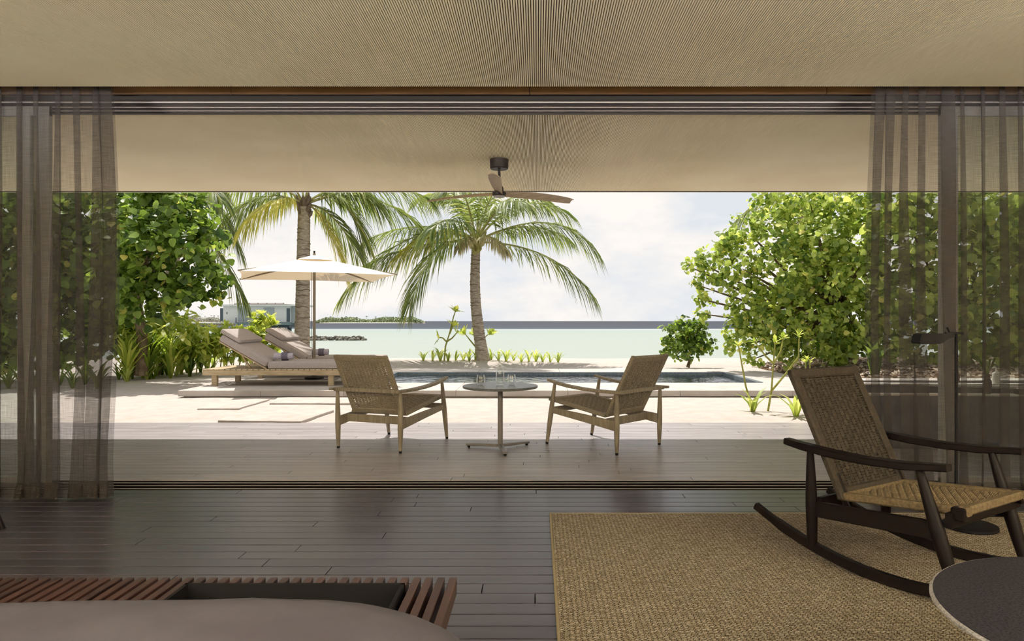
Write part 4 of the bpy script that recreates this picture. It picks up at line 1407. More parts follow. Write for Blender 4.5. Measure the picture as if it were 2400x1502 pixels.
def leafy_tree(name, label, cat, base, blobs, leaf, tmpl, m, dens, trunk_r, seed, n_single=300, group=None, hang=0.3, bark='bark', trunk_to=None):
    rl = np.random.default_rng(seed)
    base = Vector(base)
    t = thing(name, label, cat, base, 0, group)
    P, N_, S, B = [], [], [], []
    for c, r_ in blobs:
        c = np.array(c)
        n_ = int(dens * r_ * r_)
        d = rl.normal(size=(n_, 3))
        d /= np.linalg.norm(d, axis=1, keepdims=True)
        # leaves sit in twigs: cluster around random twig tips in the blob
        nt = max(4, n_ // 9)
        tw = rl.normal(size=(nt, 3)); tw /= np.linalg.norm(tw, axis=1, keepdims=True)
        twp = tw * (r_ * (0.35 + 0.7 * rl.random((nt, 1)) ** 0.6)) * np.array([1, 1, 0.92])
        idx = rl.integers(0, nt, n_)
        p = c + twp[idx] + rl.normal(size=(n_, 3)) * 0.085 * max(0.6, leaf / 0.17)
        nn = 0.55 * tw[idx] + np.array([0, -0.15, 0.55]) + 0.55 * rl.normal(size=(n_, 3))
        P.append(p); N_.append(nn); S.append(leaf * rl.uniform(0.6, 1.15, n_))
    P = np.concatenate(P); N_ = np.concatenate(N_); S = np.concatenate(S)
    ok = P[:, 2] > 0.2
    P, N_, S = P[ok], N_[ok], S[ok]
    spin = np.tile(np.array([0, 0, -1.0]), (len(P), 1)) * hang * 2
    Rt = orient(N_, rl, spin)
    P = P - np.array(base)
    if n_single:
        # nearest outer leaves as single parts
        score = P[:, 1] + rl.random(len(P)) * 0.4
        px = 1260 + (P[:, 0] + base.x) / (P[:, 1] + base.y) * 1600
        score = score + np.where((px > 0) & (px < 2400), 0, 50)
        order = np.argsort(score)
        near, rest = order[:n_single], order[n_single:]
        leaf_objects(t, tmpl, P[near], Rt[near], S[near], m)
    else:
        rest = np.arange(len(P))
    link('foliage', leaves_mesh('foliage', tmpl, P[rest], Rt[rest], S[rest], m), t, kind='stuff')
    # trunk and boughs
    top = Vector(trunk_to) - base if trunk_to is not None else Vector((0, 0, 1.2))
    mids = [Vector((0, 0, -0.1)), top * 0.35 + Vector((0.06, 0.0, 0)), top * 0.7 + Vector((-0.05, 0.05, 0)), top]
    MB().tube(mids, [trunk_r * 1.3, trunk_r, trunk_r * 0.85, trunk_r * 0.7], 10).build('trunk', M[bark], t, True)
    for i, (c, r_) in enumerate(blobs):
        e = Vector(c) - base
        if (e - top).length < 0.2:
            continue
        md = top.lerp(e, 0.5) + Vector((0, 0, -0.12 * (e - top).length))
        pts = [top.lerp(md, 0.0), top.lerp(md, 0.55) + Vector((0.03, 0, 0.02)), md, md.lerp(e, 0.6), e]
        MB().tube(pts, [trunk_r * 0.5, trunk_r * 0.36, trunk_r * 0.28, trunk_r * 0.2, 0.008], 6).build('branch', M[bark], t, True)
    return t


def B(px, py, Y, r_):
    return (at(px, py, Y), r_)


left_blobs = [B(300, 470, 12.6, .55), B(390, 450, 12.8, .55), B(300, 545, 12.2, .55), B(385, 520, 12.5, .55), B(455, 500, 12.8, .42),
              B(345, 600, 12.0, .55), B(430, 580, 12.3, .5), B(490, 560, 12.7, .32), B(500, 610, 12.5, .28), B(300, 670, 12.2, .55),
              B(390, 655, 12.1, .45), B(465, 645, 12.3, .36), B(515, 655, 12.5, .20), B(330, 720, 12.3, .4), B(420, 700, 12.1, .34), B(480, 690, 12.2, .26), B(520, 690, 12.4, .16),
              B(400, 480, 13.5, .6), B(320, 600, 13.5, .7), B(330, 500, 13.5, .7), B(455, 540, 13.2, .42)]
leafy_tree('broadleaf_tree', 'broad-leaved tree with heart-shaped leaves just right of the left curtain', 'tree', at(330, 868, 13.4), left_blobs, 0.15, LEAF_HEART, M['leaf_l'], 900, 0.10, 21, trunk_to=at(320, 640, 13.4))
shr_b = [B(x, y, Y, r_) for x, y, Y, r_ in ((290, 760, 13.9, .4), (335, 745, 14.2, .4), (385, 752, 14.4, .4), (430, 765, 14.5, .36), (320, 800, 13.8, .38), (380, 800, 14.0, .38), (435, 805, 14.2, .34), (472, 800, 14.4, .26))]
leafy_tree('leafy_shrub', 'bright long-leaved shrub mass below the heart-leaved left tree', 'shrub', at(370, 868, 14.4), shr_b, 0.24, LEAF_OVAL, M['leaf_s'], 900, 0.03, 27, n_single=200, trunk_to=at(370, 820, 14.4))
back_blobs = [B(x, y, Y, r_) for x, y, Y, r_ in ((230, 480, 13.5, .75), (130, 470, 13, .75), (30, 500, 13, .8), (-80, 520, 12.5, .8), (230, 600, 13.4, .75), (120, 590, 13, .8),
              (10, 620, 12.8, .8), (-90, 660, 12.5, .8), (220, 710, 13.6, .7), (110, 700, 13, .75), (0, 740, 12.8, .75), (200, 800, 13.8, .55), (90, 810, 13.4, .6), (-20, 830, 13, .6), (270, 780, 14.2, .6), (-160, 560, 12.5, .8), (-170, 750, 12.5, .9))]
leafy_tree('broadleaf_tree', 'dense leafy tree seen through the left curtain', 'tree', at(120, 885, 13.6), back_blobs, 0.19, LEAF_HEART, M['leaf_l'], 800, 0.10, 22, n_single=120, trunk_to=at(110, 700, 13.5))
right_blobs = [B(x, y, Y, r_) for x, y, Y, r_ in ((1820, 475, 14.4, .5), (1900, 480, 14.2, .55), (1985, 480, 14.0, .55), (1745, 535, 14.5, .42), (1710, 560, 14.4, .35), (1820, 560, 14.0, .6), (1920, 570, 13.8, .65), (2015, 570, 13.6, .65),
               (1675, 600, 14.4, .34), (1640, 615, 14.5, .24), (1610, 622, 14.5, .14), (1740, 630, 14.0, .5), (1840, 650, 13.8, .6), (1940, 660, 13.6, .6), (2030, 670, 13.4, .6),
               (1660, 650, 14.3, .22), (1740, 710, 14.1, .42), (1820, 730, 13.8, .5), (1910, 750, 13.6, .55), (2000, 760, 13.4, .55), (1725, 770, 14.2, .33), (1790, 800, 14.0, .36),
               (1770, 840, 14.2, .2), (1860, 820, 14.0, .34), (1940, 825, 13.8, .32), (1640, 670, 14.4, .17), (1655, 705, 14.5, .16), (1640, 735, 14.6, .14), (1720, 810, 14.3, .18),
               (2040, 800, 13.4, .45), (2070, 740, 13.4, .5), (1985, 830, 13.6, .35), (2060, 500, 13.6, .6), (1830, 800, 14.2, .4), (1760, 760, 14.4, .3), (1640, 700, 14.5, .15), (1900, 620, 15, .8), (1990, 620, 14.8, .8), (1830, 700, 15, .6), (1950, 780, 14.8, .6), (1900, 500, 15, .6))]
leafy_tree('broadleaf_tree', 'big sunlit broad-leaved tree between the pool and the right curtain', 'tree', at(1990, 868, 14.6), right_blobs, 0.118, LEAF_HEART, M['leaf_r'], 1400, 0.12, 23, trunk_to=at(1970, 700, 14.6))
right_b2 = [B(x, y, Y, r_) for x, y, Y, r_ in ((2110, 480, 13, .7), (2200, 480, 12.8, .7), (2290, 490, 12.5, .7), (2390, 500, 12.3, .8), (2110, 590, 12.9, .7), (2200, 600, 12.7, .7), (2300, 610, 12.4, .7), (2400, 630, 12.2, .8),
            (2120, 700, 12.9, .65), (2210, 710, 12.6, .65), (2310, 730, 12.3, .65), (2410, 760, 12.1, .7), (2130, 800, 13.0, .5), (2230, 810, 12.8, .5), (2340, 820, 12.3, .5), (2500, 560, 12.2, .9), (2500, 750, 12.2, .8))]
leafy_tree('broadleaf_tree', 'bright leafy tree seen through the right curtain', 'tree', at(2260, 866, 13.2), right_b2, 0.17, LEAF_HEART, M['leaf_r'], 800, 0.10, 24, n_single=120, trunk_to=at(2250, 720, 13.0))
bush_b = [B(x, y, Y, r_) for x, y, Y, r_ in ((1590, 785, 15.6, .36), (1628, 780, 15.6, .32), (1605, 812, 15.5, .38), (1645, 808, 15.6, .27), (1568, 812, 15.6, .24), (1600, 762, 15.7, .22), (1645, 765, 15.7, .16), (1650, 740, 15.7, .12))]
leafy_tree('shore_bush', 'small round green bush by the shoreline right of the pool', 'bush', at(1612, 851, 15.8), bush_b, 0.10, LEAF_HEART, M['leaf_l'], 2400, 0.035, 25, n_single=160, trunk_to=at(1612, 815, 15.8))


# ---- strap-leaved plants
def strap_plant(name, label, cat, base, n_, length, seed, m, group=None, width=1.0, up=0.55, spread=1.0):
    rl = random.Random(seed)
    t = thing(name, label, cat, base, rl.uniform(0, 6.28), group)
    key = (name, m.name, round(width, 2))
    if key not in strap_plant.cache:
        v = LEAF_STRAP[0].copy(); v[:, 0] *= width
        strap_plant.cache[key] = np_mesh('leaf', v, None, LEAF_STRAP[1], m)
    me = strap_plant.cache[key]
    for k in range(n_):
        a = 2 * math.pi * k / n_ * 1.618 * 2 + rl.uniform(-.3, .3)
        el = rl.uniform(0.15, 1.05) * spread
        L_ = length * rl.uniform(0.65, 1.1)
        link('leaf', me, t, (0.01 * math.cos(a), 0.01 * math.sin(a), -0.01), Euler((math.pi / 2 * up - el * 0.5 + 0.25, 0, a)), (L_, L_, L_))
    return t


strap_plant.cache = {}
names = ['leftmost', 'second', 'third', 'fourth', 'fifth', 'sixth', 'seventh', 'eighth', 'ninth', 'tenth', 'eleventh', 'twelfth', 'thirteenth', 'fourteenth', 'fifteenth', 'sixteenth', 'seventeenth', 'eighteenth', 'nineteenth', 'twentieth']
lx = [992, 1014, 1032, 1050, 1068, 1086, 1100, 1116, 1152, 1168, 1186, 1204, 1222, 1240, 1256, 1272, 1290, 1308]
for i, px in enumerate(lx):
    Y = 16.6 + 0.5 * random.random()
    p = at(px, 848, Y)
    p.z = ground_z(p.x, p.y) - 0.005
    where = 'left of the slim palm' if px < 1130 else 'right of the slim palm'
    nn = i if px < 1130 else i - 8
    pos = ['outermost', 'second from the outer end', 'third from the outer end', 'fourth from the outer end', 'fifth from the outer end', 'third from the trunk', 'second from the trunk', 'nearest the trunk'][nn] if px < 1130 else \
          ['nearest the trunk', 'second from the trunk', 'third from the trunk', 'fourth from the trunk', 'fifth from the trunk', 'fifth from the far end', 'fourth from the far end', 'third from the far end', 'second from the far end', 'outermost'][nn]
    strap_plant('spider_lily', 'spider lily in the row %s, %s' % (where, pos), 'plant', p, random.randint(9, 13), random.uniform(0.34, 0.46), 100 + i, M['lily'], 'spider lilies by the slim palm', 0.75)

# under the left tree: strappy lilies in a drift (nothing tells them apart)
for i in range(18):
    px = 275 + i * 13.5 + random.uniform(-6, 6)
    py = 893 - (px - 270) / 230 * 22 + random.uniform(-10, 4)
    Y = 1840.0 / (py - 752)
    p = at(px, py, Y); p.z = ground_z(p.x, p.y) - 0.005
    strap_plant('spider_lily', 'spider lily in the drift under the left tree', 'plant', p, random.randint(9, 13), random.uniform(0.42, 0.6), 200 + i, M['lily'] if i % 3 else M['leaf_d'], 'spider lilies under the left tree', 0.6)
for i in range(10):
    px = -40 + i * 30
    Y = 11.5 + random.random()
    p = at(px, 890, Y); p.z = ground_z(p.x, p.y) - 0.005
    strap_plant('spider_lily', 'spider lily seen through the left curtain', 'plant', p, 11, random.uniform(0.45, 0.65), 300 + i, M['leaf_d'], 'spider lilies behind the left curtain', 0.6)
# two larger clumps in the sand on the right
strap_plant('spider_lily', 'pale spider lily in the sand right of the right armchair', 'plant', (at(1762, 965, 8.7).x, 8.66, -0.02), 10, 0.40, 401, M['lily'], None, 0.85)
strap_plant('spider_lily', 'pale spider lily in the sand partly behind the rocking chair', 'plant', (at(1862, 975, 8.3).x, 8.25, -0.02), 12, 0.46, 402, M['lily'], None, 0.9)
# dense dark strappy shrub mass below the left tree
for i, (px, py, Y, L_) in enumerate(((300, 862, 13.2, 1.0), (350, 866, 13.5, 1.05), (400, 864, 13.8, 1.0), (445, 862, 14.2, .95), (330, 858, 14.4, 1.1), (380, 858, 14.6, 1.1), (425, 855, 14.8, 1.0), (470, 850, 15.2, .8))):
    p = at(px, py, Y); p.z = ground_z(p.x, p.y) - 0.01
    which = ['first from the left curtain', 'second from the left curtain', 'third from the left curtain', 'right end of the front row', 'first of the back row', 'second of the back row', 'third of the back row', 'right end of the back row'][i]
    strap_plant('strap_leaf_shrub', 'tall arching strap-leaved shrub under the left tree, ' + which, 'shrub', p, 60, L_, 500 + i, M['leaf_d'] if i % 2 else M['leaf_s'], 'strap-leaved shrubs under the left tree', 0.42, 0.75, 1.15)


# ---- rosette shrubs (beach cabbage): bare stems with leaf rosettes
def rosette_shrub(name, label, base, stems, leaf, seed, n_leaf=10, m='leaf_s', stem_r=0.012, cat='shrub', group=None):
    rl = random.Random(seed)
    t = thing(name, label, cat, base, 0, group)
    base = Vector(base)
    v = LEAF_OVAL[0].copy(); v[:, 0] *= 1.15
    me = np_mesh('leaf', v, None, LEAF_OVAL[1], M[m])
    for pts, full in stems:
        pts = [Vector(p) - base for p in pts]
        MB().tube(pts, [stem_r * (1 - 0.45 * k / max(1, len(pts) - 1)) for k in range(len(pts))], 8).build('stem', M['stem'], t, True)
        tip = pts[-1]
        d = (pts[-1] - pts[-2]).normalized()
        q = d.to_track_quat('Z', 'Y')
        for k in range(int(n_leaf * full)):
            a = k * 2.4
            el = rl.uniform(0.25, 1.25)
            e = Euler((el, 0, a)).to_matrix().to_4x4()
            s = leaf * rl.uniform(0.6, 1.1)
            o = link('leaf', me, t)
            o.matrix_basis = Matrix.Translation(tip - d * rl.uniform(0, 0.05)) @ q.to_matrix().to_4x4() @ e @ Matrix.Diagonal((s, s, s, 1))
    return t


Yp = 8.8
rosette_shrub('beach_sapling', 'tall bare-stemmed sapling with a leaf tuft, right of the right armchair', (at(1764, 962, Yp).x, Yp, 0),
              [([at(1764, 962, Yp), at(1748, 905, Yp), at(1738, 850, Yp), at(1730, 806, Yp)], 1.0)], 0.105, 61, 11, stem_r=0.014)
Yp = 8.72
rosette_shrub('beach_sapling', 'forked sapling with several leaf tufts beside the rocking chair back', (at(1800, 963, Yp).x, Yp, 0),
              [([at(1800, 963, Yp), at(1808, 915, Yp), at(1813, 850, Yp), at(1817, 800, Yp)], 1.0),
               ([at(1812, 851, Yp), at(1795, 835, Yp), at(1768, 800, Yp)], 0.5),
               ([at(1813, 851, Yp), at(1830, 825, Yp + .05), at(1836, 790, Yp + .05)], 0.9),
               ([at(1809, 915, Yp), at(1845, 872, Yp), at(1872, 835, Yp), at(1873, 785, Yp)], 0.8)], 0.105, 62, 10, stem_r=0.015)
Yp = 8.8
rosette_shrub('beach_sapling', 'low sapling with upright leaves just behind the rocking chair', (at(1893, 962, Yp).x, Yp, 0),
              [([at(1890, 962, Yp), at(1888, 880, Yp), at(1888, 842, Yp)], 1.0), ([at(1897, 962, Yp), at(1899, 890, Yp), at(1898, 842, Yp)], 0.7)], 0.105, 63, 8, stem_r=0.012)
Yq = 16.7
rosette_shrub('beach_sapling', 'thin dark sapling with leaf tufts left of the slim palm', (at(1041, 848, Yq).x, Yq, 0.15),
              [([at(1041, 848, Yq), at(1044, 812, Yq), at(1054, 780, Yq), at(1063, 742, Yq), at(1068, 728, Yq)], 1.3), ([at(1046, 800, Yq), at(1038, 792, Yq), at(1028, 790, Yq)], 0.7),
               ([at(1054, 782, Yq), at(1060, 766, Yq), at(1062, 762, Yq)], 1.2), ([at(1048, 800, Yq), at(1060, 792, Yq), at(1072, 778, Yq)], 0.7)], 0.24, 64, 9, 'leaf_s', 0.022)
rosette_shrub('beach_sapling', 'leafy sapling close behind the slim palm trunk', (at(1113, 848, Yq + .3).x, Yq + .3, 0.15),
              [([at(1113, 848, Yq + .3), at(1115, 815, Yq + .3), at(1112, 785, Yq + .3)], 1.6), ([at(1114, 815, Yq + .3), at(1125, 800, Yq + .3), at(1146, 782, Yq + .3)], 1.2), ([at(1114, 812, Yq + .3), at(1100, 795, Yq + .3), at(1090, 782, Yq + .3)], 1.1)], 0.26, 65, 10, 'leaf_s', 0.02)
sp = [(500, 770, 15.0), (530, 765, 15.3), (560, 775, 15.6), (590, 770, 15.8), (612, 735, 16.2), (615, 775, 16), (640, 780, 16.2), (480, 790, 14.8), (515, 800, 14.9), (545, 800, 15.2), (575, 798, 15.5), (605, 800, 15.8), (460, 775, 14.7), (632, 800, 16.1), (618, 750, 16.1), (530, 785, 15.1), (590, 790, 15.7)]
words = ['left end of the group', 'second from the left', 'behind the front lounger pillow', 'fourth from the left', 'tallest of the group', 'right of the tallest', 'nearest the thick palm', 'low one at the left', 'low one behind the front pillow', 'low one in the middle', 'low one right of the middle', 'low one below the tallest', 'close to the left tree', 'low one nearest the thick palm', 'just under the tallest', 'small one behind the front backrest', 'small one between the loungers']
for i, (px, py, Y) in enumerate(sp):
    bx = at(px, 845, Y); bx.z = ground_z(bx.x, bx.y)
    tip = at(px, py, Y)
    stems = [([bx, bx.lerp(tip, .5) + Vector((0.04, 0, 0)), tip], 1.5)]
    for k in range(7):
        a = k * 0.9 + i
        e = tip + Vector((0.20 * math.cos(a), 0.16 * math.sin(a), -0.10 - 0.13 * (k % 3)))
        stems.append(([bx.lerp(tip, .55), bx.lerp(tip, .6).lerp(e, .5), e], 1.7))
    rosette_shrub('beach_shrub', 'yellow-green beach shrub behind the loungers, ' + words[i], bx, stems, 0.21, 700 + i, 9, 'leaf_s', 0.014, group='beach shrubs behind the loungers')
# broad leaf plant by the right curtain
p = at(2050, 880, 11.6)
strap_plant('broad_leaf_plant', 'glossy broad-leaved plant at the edge of the right curtain', 'plant', (p.x, p.y, 0.25), 16, 0.55, 801, M['leaf_l'], None, 2.2, 0.8)
# leaf litter
rl = np.random.default_rng(9)
n = 5200
P = np.stack([rl.uniform(5.0, 9.5, n), rl.uniform(9.55, 16, n), np.zeros(n)], 1)
P[:, 2] = 0.07 + 0.24 * np.clip((P[:, 0] - 4.95) / 1.6, 0, 1) + rl.uniform(-0.01, 0.04, n)
nm = np.stack([rl.normal(size=n) * .4, rl.normal(size=n) * .4, np.ones(n)], 1)
link('leaf_litter', leaves_mesh('leaf_litter', LITTER, P, orient(nm, rl), rl.uniform(0.05, 0.13, n), M['litter']), bed_, kind='stuff', label='curled dry leaves')


# ================================================================== palms
def frond_mesh(p0, p1, p2, seed, leaf_len, m, n_pair=64, droop=0.55, bare=0.16):
    """leaflets along a quadratic arc p0-p1-p2; returns (rachis MB, leaflet verts, tris)"""
    rl = random.Random(seed)
    V, F = [], []
    def Pt(t):
        return p0 * (1 - t) ** 2 + p1 * 2 * t * (1 - t) + p2 * t * t
    def Tn(t):
        return ((p1 - p0) * (1 - t) + (p2 - p1) * t).normalized()
    rb = MB().tube([Pt(k / 14) for k in range(15)], [0.026 * (1 - 0.9 * k / 14) + 0.003 for k in range(15)], 6)
    for k in range(n_pair):
        u = bare + (1 - bare) * (k + 0.3) / n_pair
        c, d = Pt(u), Tn(u)
        side = d.cross(Vector((0, 0, 1)))
        if side.length < 0.05:
            side = Vector((1, 0, 0))
        side.normalize()
        upv = side.cross(d).normalized()
        s_ = (u - bare) / (1 - bare)
        L_ = leaf_len * (0.45 + 0.75 * math.sin(math.pi * min(1, 0.12 + 0.80 * s_))) * rl.uniform(0.85, 1.1)
        if s_ > 0.9:
            L_ *= 0.7
        for sg in (-1, 1):
            jit = Vector((rl.gauss(0, .08), rl.gauss(0, .08), rl.gauss(0, .08)))
            d1 = (side * sg * (0.85 - 0.45 * s_) + d * (0.42 + 0.75 * s_) + upv * 0.16 + jit).normalized()
            w = 0.0165
            q0 = c
            q1 = c + d1 * L_ * 0.4 + Vector((0, 0, -droop * 0.16 * L_))
            q2 = c + d1 * L_ * 0.72 + Vector((0, 0, -droop * 0.55 * L_))
            q3 = c + d1 * L_ * 0.93 + Vector((0, 0, -droop * 1.05 * L_))
            wv = (d - d1 * d.dot(d1))
            wv = wv.normalized() if wv.length > 0.05 else upv
            wv = (wv + upv * rl.uniform(-0.5, 0.5)).normalized()
            o = len(V)
            V += [q0 - wv * w * 0.5, q0 + wv * w * 0.5, q1 - wv * w, q1 + wv * w, q2 - wv * w * 0.8, q2 + wv * w * 0.8, q3]
            F += [(o, o + 1, o + 3), (o, o + 3, o + 2), (o + 2, o + 3, o + 5), (o + 2, o + 5, o + 4), (o + 4, o + 5, o + 6)]
    return rb, V, F


def palm(label, base, top, r0, r1, fronds, seed, leaf_len, bend=Vector((0, 0, 0)), crown_fibre=True, trunk_rings=34):
    base, top = Vector(base), Vector(top)
    t = thing('coconut_palm', label, 'palm tree', base)
    tp = top - base
    rl = random.Random(seed)
    pts, rr = [], []
    n_ = trunk_rings * 2
    for k in range(n_ + 1):
        u = k / n_
        p = tp * u + bend * math.sin(math.pi * u)
        f = r0 + (r1 - r0) * u + 0.05 * r0 * math.exp(-u * 14) * 4
        pts.append(p); rr.append(f * (1.015 if k % 2 else 0.985))
    pts[0] = pts[0] + Vector((0, 0, -0.15))
    tk = MB().tube(pts, rr, 18).build('trunk', M['palmtrunk'], t, True)
    for k in range(2, trunk_rings):
        u = (k + rl.uniform(-.3, .3)) / trunk_rings
        p = tp * u + bend * math.sin(math.pi * u)
        f = r0 + (r1 - r0) * u
        a0 = rl.uniform(0, 6.28)
        arc = rl.uniform(2.2, 4.6)
        rb = MB().tube([p + Vector((f * 1.0 * math.cos(a0 + arc * j / 12), f * 1.0 * math.sin(a0 + arc * j / 12), 0.012 * math.sin(j * 1.1 + k))) for j in range(13)], [0.004 + 0.008 * math.sin(math.pi * j / 12) for j in range(13)], 5)
        rb.build('leaf_scar', M['palmring'], tk)
    for i, fr in enumerate(fronds):
        p1, p2, kind = fr[0], fr[1], fr[2]
        st = top + (Vector(p1) - top).normalized() * 0.08 + Vector((0, 0, 0.05))
        rb, V, F = frond_mesh(st - base, Vector(p1) - base, Vector(p2) - base, seed * 31 + i, leaf_len * (fr[3] if len(fr) > 3 else 1), None, droop=(fr[4] if len(fr) > 4 else 0.6))
        o = rb.build('frond', M['rachis'], t, True)
        link('leaflet_blade', np_mesh('leaflet_blade', [tuple(v) for v in V], None, F, M[{'g': 'frond', 'y': 'frond_y', 'd': 'frond_dry'}[kind]]), o, kind='stuff')
    if crown_fibre:
        b_ = MB()
        for k in range(26):
            a = rl.uniform(0, 6.28)
            e = rl.uniform(0.05, 0.20)
            q0 = tp + Vector((0.06 * math.cos(a), 0.06 * math.sin(a), rl.uniform(-0.25, 0.05)))
            q1 = q0 + Vector((e * math.cos(a), e * math.sin(a), rl.uniform(0.10, 0.30)))
            b_.tube([q0, q0.lerp(q1, 0.5) + Vector((0.03 * math.cos(a), 0.03 * math.sin(a), 0)), q1], [0.055, 0.045, 0.012], 6)
        b_.build('crown_sheath', M['rachis'] if seed % 2 else M['palmring'], t, True)
    return t


Y2 = 16.8
def a2(px, py, dy=0.0):
    return at(px, py, Y2 + dy)


palm('slim leaning coconut palm standing behind the plunge pool', (at(1133, 854, Y2).x, Y2, 0.17), a2(1116, 572), 0.150, 0.105, [
    (a2(1300, 470), a2(1395, 585), 'g', 1.0, 0.75), (a2(1300, 570, -.4), a2(1387, 690, -.6), 'g', 0.95, 0.8),
    (a2(960, 490, .3), a2(800, 700, .5), 'g', 1.0, 0.8), (a2(1010, 540, -.5), a2(962, 715, -.9), 'g', 1.05, 0.7),
    (a2(980, 560, .3), a2(858, 620, .6), 'g', 0.95, 0.9), (a2(1000, 500, .8), a2(865, 560, 1.4), 'g', 1.0, 0.8),
    (a2(1060, 420, .6), a2(985, 470, 1.6), 'g', 1.0, 0.6), (a2(1090, 420, -.6), a2(1060, 440, -1.6), 'g', 1.0, 0.6),
    (a2(1130, 400, .6), a2(1140, 400, 1.4), 'g', 1.0, 0.5), (a2(1180, 420, .5), a2(1280, 470, 1.2), 'g', 1.05, 0.7),
    (a2(1180, 450, -.8), a2(1225, 475, -1.8), 'g', 0.9, 0.7), (a2(1220, 430, .2), a2(1330, 500, .6), 'g', 1.0, 0.7),
    (a2(1060, 480, -1), a2(1010, 540, -2.0), 'g', 0.9, 0.8), (a2(1150, 535, -.6), a2(1190, 590, -1.0), 'd', 0.4, 0.9), (a2(1150, 430, -.2), a2(1200, 400, -.4), 'g', 1.0, 0.6), (a2(1080, 440, .2), a2(1030, 460, .4), 'g', 1.0, .7), (a2(1230, 500, .6), a2(1330, 560, 1.2), 'g', .9, .8),
    (a2(1095, 540, -.5), a2(1075, 580, -.8), 'd', 0.35, 0.9), (a2(1040, 500, 0), a2(930, 600, .2), 'y', 0.8, 0.8)],
    3, 0.80, Vector((-0.10, 0, 0)))
Y1 = 15.8
def a1(px, py, dy=0.0):
    return at(px, py, Y1 + dy)


palm('thick coconut palm trunk behind the parasol', (at(707, 845, Y1).x, Y1, 0.12), a1(713, 485), 0.175, 0.135, [
    (a1(600, 420), a1(512, 545, .2), 'g', 1.0, 0.9), (a1(640, 400, .4), a1(505, 450, 1.0), 'g', 1.0, 0.9), (a1(650, 440, -.6), a1(575, 520, -1.2), 'y', 0.8, 0.9),
    (a1(800, 410), a1(850, 560, .4), 'g', 1.15, 0.6), (a1(820, 400, .6), a1(880, 480, 1.0), 'g', 1.0, 0.8), (a1(760, 490, .2), a1(810, 640, .4), 'y', 0.85, 0.6),
    (a1(780, 480, .6), a1(840, 600, 1.1), 'g', 0.9, 0.7), (a1(700, 360, .4), a1(690, 330, 1.0), 'g', 1.0, .5), (a1(740, 350, -.4), a1(790, 340, -1.2), 'g', 1.0, .5),
    (a1(660, 380, -.5), a1(600, 380, -1.5), 'g', 1.0, .6), (a1(860, 420, .8), a1(985, 530, 1.4), 'g', 1.1, 0.8), (a1(900, 400, .2), a1(1010, 470, .4), 'g', 1.0, .8)],
    4, 0.80, Vector((0.0, 0, 0)), True, 30)
Y3 = 15.4
def a3(px, py, dy=0.0):
    return at(px, py, Y3 + dy)


palm('coconut palm mostly hidden behind the left tree, frond tips showing', (at(380, 850, Y3).x, Y3, 0.0), a3(420, 470), 0.16, 0.12, [
    (a3(500, 420), a3(565, 590, .2), 'g', 1.0, .8), (a3(500, 560), a3(578, 715), 'g', .9, .9), (a3(470, 400, -.5), a3(520, 470, -1), 'g', 1, .8),
    (a3(330, 400), a3(240, 470), 'g', 1, .8), (a3(400, 380), a3(380, 380, 1), 'g', 1, .6), (a3(450, 380, .5), a3(510, 440, 1.2), 'g', 1, .8)],
    5, 0.62, Vector((0, 0, 0)), False, 20)
Y4 = 17.2
def a4(px, py, dy=0.0):
    return at(px, py, Y4 + dy)


palm('coconut palm hidden behind the big right tree, one frond showing', (at(1900, 845, Y4).x, Y4, 0.05), a4(1880, 470), 0.16, 0.12, [
    (a4(1790, 440), a4(1715, 530), 'g', 1.0, .9), (a4(1850, 380), a4(1810, 390), 'g', 1, .7), (a4(1930, 400), a4(2010, 460), 'g', 1, .8), (a4(1900, 380, .5), a4(1920, 370, 1), 'g', 1, .6)],
    6, 0.62, Vector((0, 0, 0)), False, 20)

# ================================================================== far things
# overwater villa
VY = 105.0
def v_(px, py):
    p = at(px, py, VY)
    return p


vc = v_(606, 752)
t = thing('overwater_villa', 'white overwater villa on teal stilts behind the loungers', 'building', (vc.x, VY, SEA_Z))
def vb(px0, px1, py0, py1, d0, d1, name, m, par=None):
    a, c = v_(px0, py1), v_(px1, py0)
    return MB().box(a.x - vc.x, c.x - vc.x, d0, d1, a.z - SEA_Z, c.z - SEA_Z).build(name, m, par or t)


body = vb(523, 680, 717, 755, 0, 7, 'villa_body', M['villa_white'])
vb(516, 700, 713.5, 717.5, -0.6, 7.6, 'roof', M['villa_white'])
rf = vb(545, 662, 711.5, 713.4, 0.5, 5, 'roof_deck', M['villa_roof'])
for px in (560, 580, 600, 621, 641, 660):
    vb(px, px + 1.2, 709.5, 713.2, 0.6, 0.75, 'roof_post', M['villa_roof'], rf)
vb(545, 662, 710, 711, 0.6, 0.7, 'roof_rail', M['villa_roof'], rf)
vb(515, 523, 722, 752, 0.1, 6, 'dark_end', M['villa_dark'])
for a, c in ((558, 585), (618, 643)):
    vb(a, c, 721, 753, -0.06, 0.0, 'shutter_panel', M['villa_grey'])
vb(672, 680, 722.5, 754, -0.07, 0.0, 'dark_doorway', M['villa_dark'])
vb(680.2, 692, 718, 757, 0.5, 6.5, 'side_panel', M['villa_grey'])
vb(556, 557.5, 744, 756, -0.6, -0.45, 'deck_post', M['villa_dark'])
vb(531, 533, 731, 736, -0.05, 0.0, 'wall_light', M['villa_dark'])
vb(560, 680, 755.2, 761.5, -1.0, 7, 'deck_beam', M['villa_teal'])
vb(590, 675, 761.6, 768, 0.5, 6, 'deck_joist', M['villa_dark'])
for px in (645, 651, 656.5, 662, 667.5, 600, 610, 620, 630):
    a = v_(px, 752)
    MB().tube([(a.x - vc.x, 1.0 + (px % 3), -1.0), (a.x - vc.x, 1.0 + (px % 3), v_(px, 760).z - SEA_Z)], 0.16, 10).build('stilt', M['villa_teal'], t)
t = thing('jetty', 'low timber jetty leading to the overwater villa', 'jetty', (v_(500, 752).x, VY - 2, SEA_Z))
